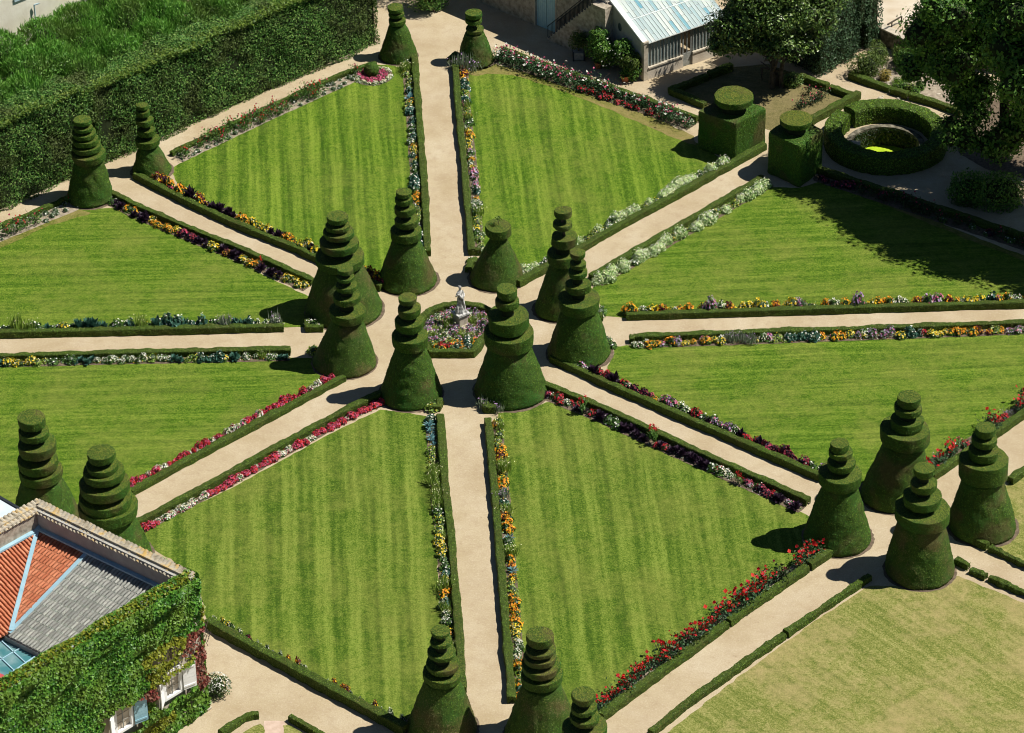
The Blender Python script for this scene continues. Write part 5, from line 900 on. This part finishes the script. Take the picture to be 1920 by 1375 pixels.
zs_ = 5.4; c_ = [at(-70, 893, zs_), at(40, 957, zs_), at(8, 976, zs_), at(-90, 1020, zs_)]; e2 = empty('flat_roofed_shed', (c_[1][0], c_[1][1], 0), 'pale metal roofed shed behind the rear parapet of the ivy house', 'shed')
b = MB(); BX = [(0, 3, 2, 1), (4, 5, 6, 7), (0, 1, 5, 4), (1, 2, 6, 5), (2, 3, 7, 6), (3, 0, 4, 7)]; b.add(c_+[q-Z3*.12 for q in c_], BX, m_sheet); b.build('roof', e2); cc = sum(c_)/4; b = MB(); w_ = [cc+(q-cc)*.97-Z3*.13 for q in c_]; b.add(w_+[q*[1, 1, 0] for q in w_], BX, m_grey); b.build('wall', e2); b = MB(); b.bar(c_[0]+Z3*.02, c_[1]+Z3*.02, .14, m_iron, .1); b.build('gutter', e2)
# windows of the facade (plane through C0, facing -hu)
def fac(px, py): p = at_plane(px, py, C0, FNn); return np.dot(p-C0, hv), p[2]
wins = []
for gx0, gy0, gx1, gy1, lab in ((309, 1258, 331, 1298, 0), (217, 1320, 239, 1365, 1)):
    va, _ = fac(gx1, (gy0+gy1)/2); vb, _ = fac(gx0, (gy0+gy1)/2); zc = fac((gx0+gx1)/2, (gy0+gy1)/2)[1]; hgt = 1.35; vc = (va+vb)/2; w = max(.85, abs(vb-va)); wins.append((vc, zc, w, hgt))
    FW = lambda a, c, d: C0+hv*a+Z3*c+FNn*d
    b = MB(); b.box(FW(vc-w/2-.14, zc-hgt/2-.14, .02), (hv, FNn, Z3), (w+.28, .16, .14), m_white); b.box(FW(vc-w/2-.14, zc+hgt/2, .02), (hv, FNn, Z3), (w+.28, .16, .12), m_white); b.box(FW(vc-w/2-.14, zc-hgt/2, .02), (hv, FNn, Z3), (.14, .16, hgt), m_white); b.box(FW(vc+w/2, zc-hgt/2, .02), (hv, FNn, Z3), (.14, .16, hgt), m_white)
    b.box(FW(vc-.02, zc-hgt/2, .06), (hv, FNn, Z3), (.04, .04, hgt), m_dframe); [b.box(FW(vc-w/2, zc-hgt/2+hgt*k/3-.02, .06), (hv, FNn, Z3), (w, .03, .025), m_dframe) for k in (1, 2)]; wn = b.build('window', e)
    b = MB(); b.box(FW(vc-w/2, zc-hgt/2, .03), (hv, FNn, Z3), (w, .02, hgt), m_dglass); b.build('pane', wn)
    for side in (-1, 1):
        m = m_white if (lab == 0 or side == 1) else m_blue; b = MB(); x0 = vc+side*(w/2+.16); ang = R(14 if side < 0 else 38); dv = hv*side*math.cos(ang)+FNn*math.sin(ang); nv = np.cross(dv, Z3)
        for k in range(7): b.box(FW(x0, zc-hgt/2-.05+k*(hgt+.1)/7, .2), (dv, nv, Z3), (.68, .05, (hgt+.1)/7-.012), m)
        b.box(FW(x0, zc-hgt/2+.1, .2)+nv*.05, (dv, nv, Z3), (.62, .03, .09), m); b.box(FW(x0, zc+hgt/2-.2, .2)+nv*.05, (dv, nv, Z3), (.62, .03, .09), m); b.build('shutter', e)
def ivy():
    r = np.random.default_rng(44); e = empty('ivy', C0, 'green ivy with red and yellow patches covering the house front', 'ivy'); n = 75000; a = r.random(n)*LV; z = r.random(n)**.9*(HZ+.1)
    P2 = np.stack([a, z, 0*a], 1); keep = np.ones(n, bool)
    for vc, zc, w, h in wins: keep &= ~((np.abs(a-vc) < w/2+.2) & (np.abs(z-zc) < h/2+.16)); keep &= ~((np.abs(a-vc) < w/2+.85) & (np.abs(z-zc) < h/2+.05)); keep &= ~((np.abs(a-vc) < w/2+.5) & (z > zc-h/2-.3) & (z < zc))
    vb, zb = fac(345, 1215); bare = ((a-vb)/1.5)**2+((z-zb-(a-vb)*-.25)/.55)**2+.35*sn(P2, 3, 5) < 1; vb2, zb2 = fac(300, 1225); bare |= ((a-vb2)/.9)**2+((z-zb2)/.35)**2+.3*sn(P2, 4, 6) < 1
    keep &= ~(bare & (r.random(n) < .88)); rn = sn(P2, 1.5, 9)
    red = np.zeros(n, bool)
    for x, y, ra, rzz in ((375, 1248, .55, 1.3), (365, 1185, .9, .5), (262, 1305, .8, .45), (352, 1205, .8, .4)): v_, z_ = fac(x, y); red |= ((a-v_)/ra)**2+((z-z_)/rzz)**2+.4*rn < 1
    yel = ((rn > 1.1) & (z > 2))
    for x, y, ra, rzz in ((300, 1215, 1.2, .5), (318, 1235, 1.4, .4), (290, 1280, .7, .7), (290, 1355, 1.2, .5)): v_, z_ = fac(x, y); yel |= ((a-v_)/ra)**2+((z-z_)/rzz)**2+.5*rn < 1
    thick = .26+.13*sn(P2, 1.0, 3)+.13*sn(P2, 2.9, 4)+.11*sn(P2, 6.5, 8); P = C0+hv*a[:, None]+Z3*z[:, None]+FNn*(np.maximum(.03, thick+r.uniform(-.1, .08, n)))[:, None]; N = np.tile(FNn+Z3*.35, (n, 1)); b = MB()
    for s_, m in ((keep & red, m_ivyr), (keep & yel & ~red, m_ivyy), (keep & ~yel & ~red, m_ivy)): b.add(*leaves(P[s_], N[s_], .145, r, .6, .85, .1, .5), m)
    # crest over the parapet, corner return
    n = 9000; a = r.random(n)*LV; dd = r.random(n)*.75; P = C0+hv*a[:, None]+hu*dd[:, None]+Z3*(HZ-.1+.22*np.sin(dd/.75*3.14)+.1*sn(np.stack([a, dd, 0*a], 1), 2, 7)+r.uniform(-.1, .1, n))[:, None]; ylw = (r.random(n) < .55)&(dd < .5); b.add(*leaves(P[~ylw], np.tile(Z3, (int((~ylw).sum()), 1)), .16, r, .6, .8), m_ivy); b.add(*leaves(P[ylw], np.tile(Z3, (int(ylw.sum()), 1)), .16, r, .6, .8), m_ivyy)
    n = 11000; a = r.random(n)*LV; z = HZ-r.random(n)*1.0; P = C0+hv*a[:, None]+FNn*(.12+r.uniform(-.1, .16, n))[:, None]+Z3*z[:, None]; b.add(*leaves(P, np.tile(FNn+Z3*.6, (n, 1)), .145, r, .6, .85), m_ivy)
    n = 5000; d = r.random(n)**1.8*2.2; z = r.random(n)*(HZ+.15); P = C0+hu*d[:, None]-hv*(.1+r.uniform(-.05, .12, n))[:, None]+Z3*z[:, None]; b.add(*leaves(P, np.tile(-hv, (n, 1)), .16, r, .6, .8), m_ivy)
    n = 1500; d = r.random(n)*Lu; P = C0+hu*d[:, None]-hv*(.18+r.uniform(-.05, .05, n))[:, None]+Z3*(HZ-.1+r.uniform(-.2, .12, n))[:, None]; k = (sn(np.stack([d, d*0, d*0], 1), 1.6, 4) > .1); b.add(*leaves(P[k], np.tile(-hv+Z3, (int(k.sum()), 1)), .13, r, .6, .8), m_ivyy); b.build('foliage', e)
    b = MB()
    for i in range(60): v0 = vb+r.uniform(-1.6, 1.6); zz0 = zb+r.uniform(-.7, .6); p = C0+hv*v0+Z3*zz0+FNn*.04; b.tube([p, p+hv*r.uniform(-.3, .3)+Z3*r.uniform(.2, .6)], [.02, .012], m_stem, 4)
    b.build('bare_stems', e)
ivy()
mw = leafmat('white_flower_shrub_leaves', [(.05, .10, .02), (.09, .15, .04)], trans=.2); c = at(408, 1303); e = empty('flowering_shrub', c, 'white flowered bush on the gravel at the corner of the ivy house', 'shrub'); b = blob(c+np.array([0, 0, .55]), (.62, .6, .65), 1100, .1, mw, 260); r = np.random.default_rng(2); d = r.normal(size=(260, 3)); d /= np.linalg.norm(d, axis=1)[:, None]; d[:, 2] = np.abs(d[:, 2]); b.add(*leaves(c+[0, 0, .55]+d*[.66, .64, .7], d, .08, r, .4, .9), PET['white']); b.build('foliage', e)
c = at(380, 1330); V, F = lathe([(.01, 0), (.42, 0), (.45, .12), (.3, .2), (.01, .2)], 7, (0, 0, 0)); V = V*[1, .6, 1]; b = MB(); b.add(V+c, F, m_lime); tag(b.build('stone_slab', loc=c), 'rough pale stone slab at the foot of the ivy house corner', 'stone')
S.cycles.filter_width = 1.0
S.render.resolution_x = 1024; S.render.resolution_y = 733
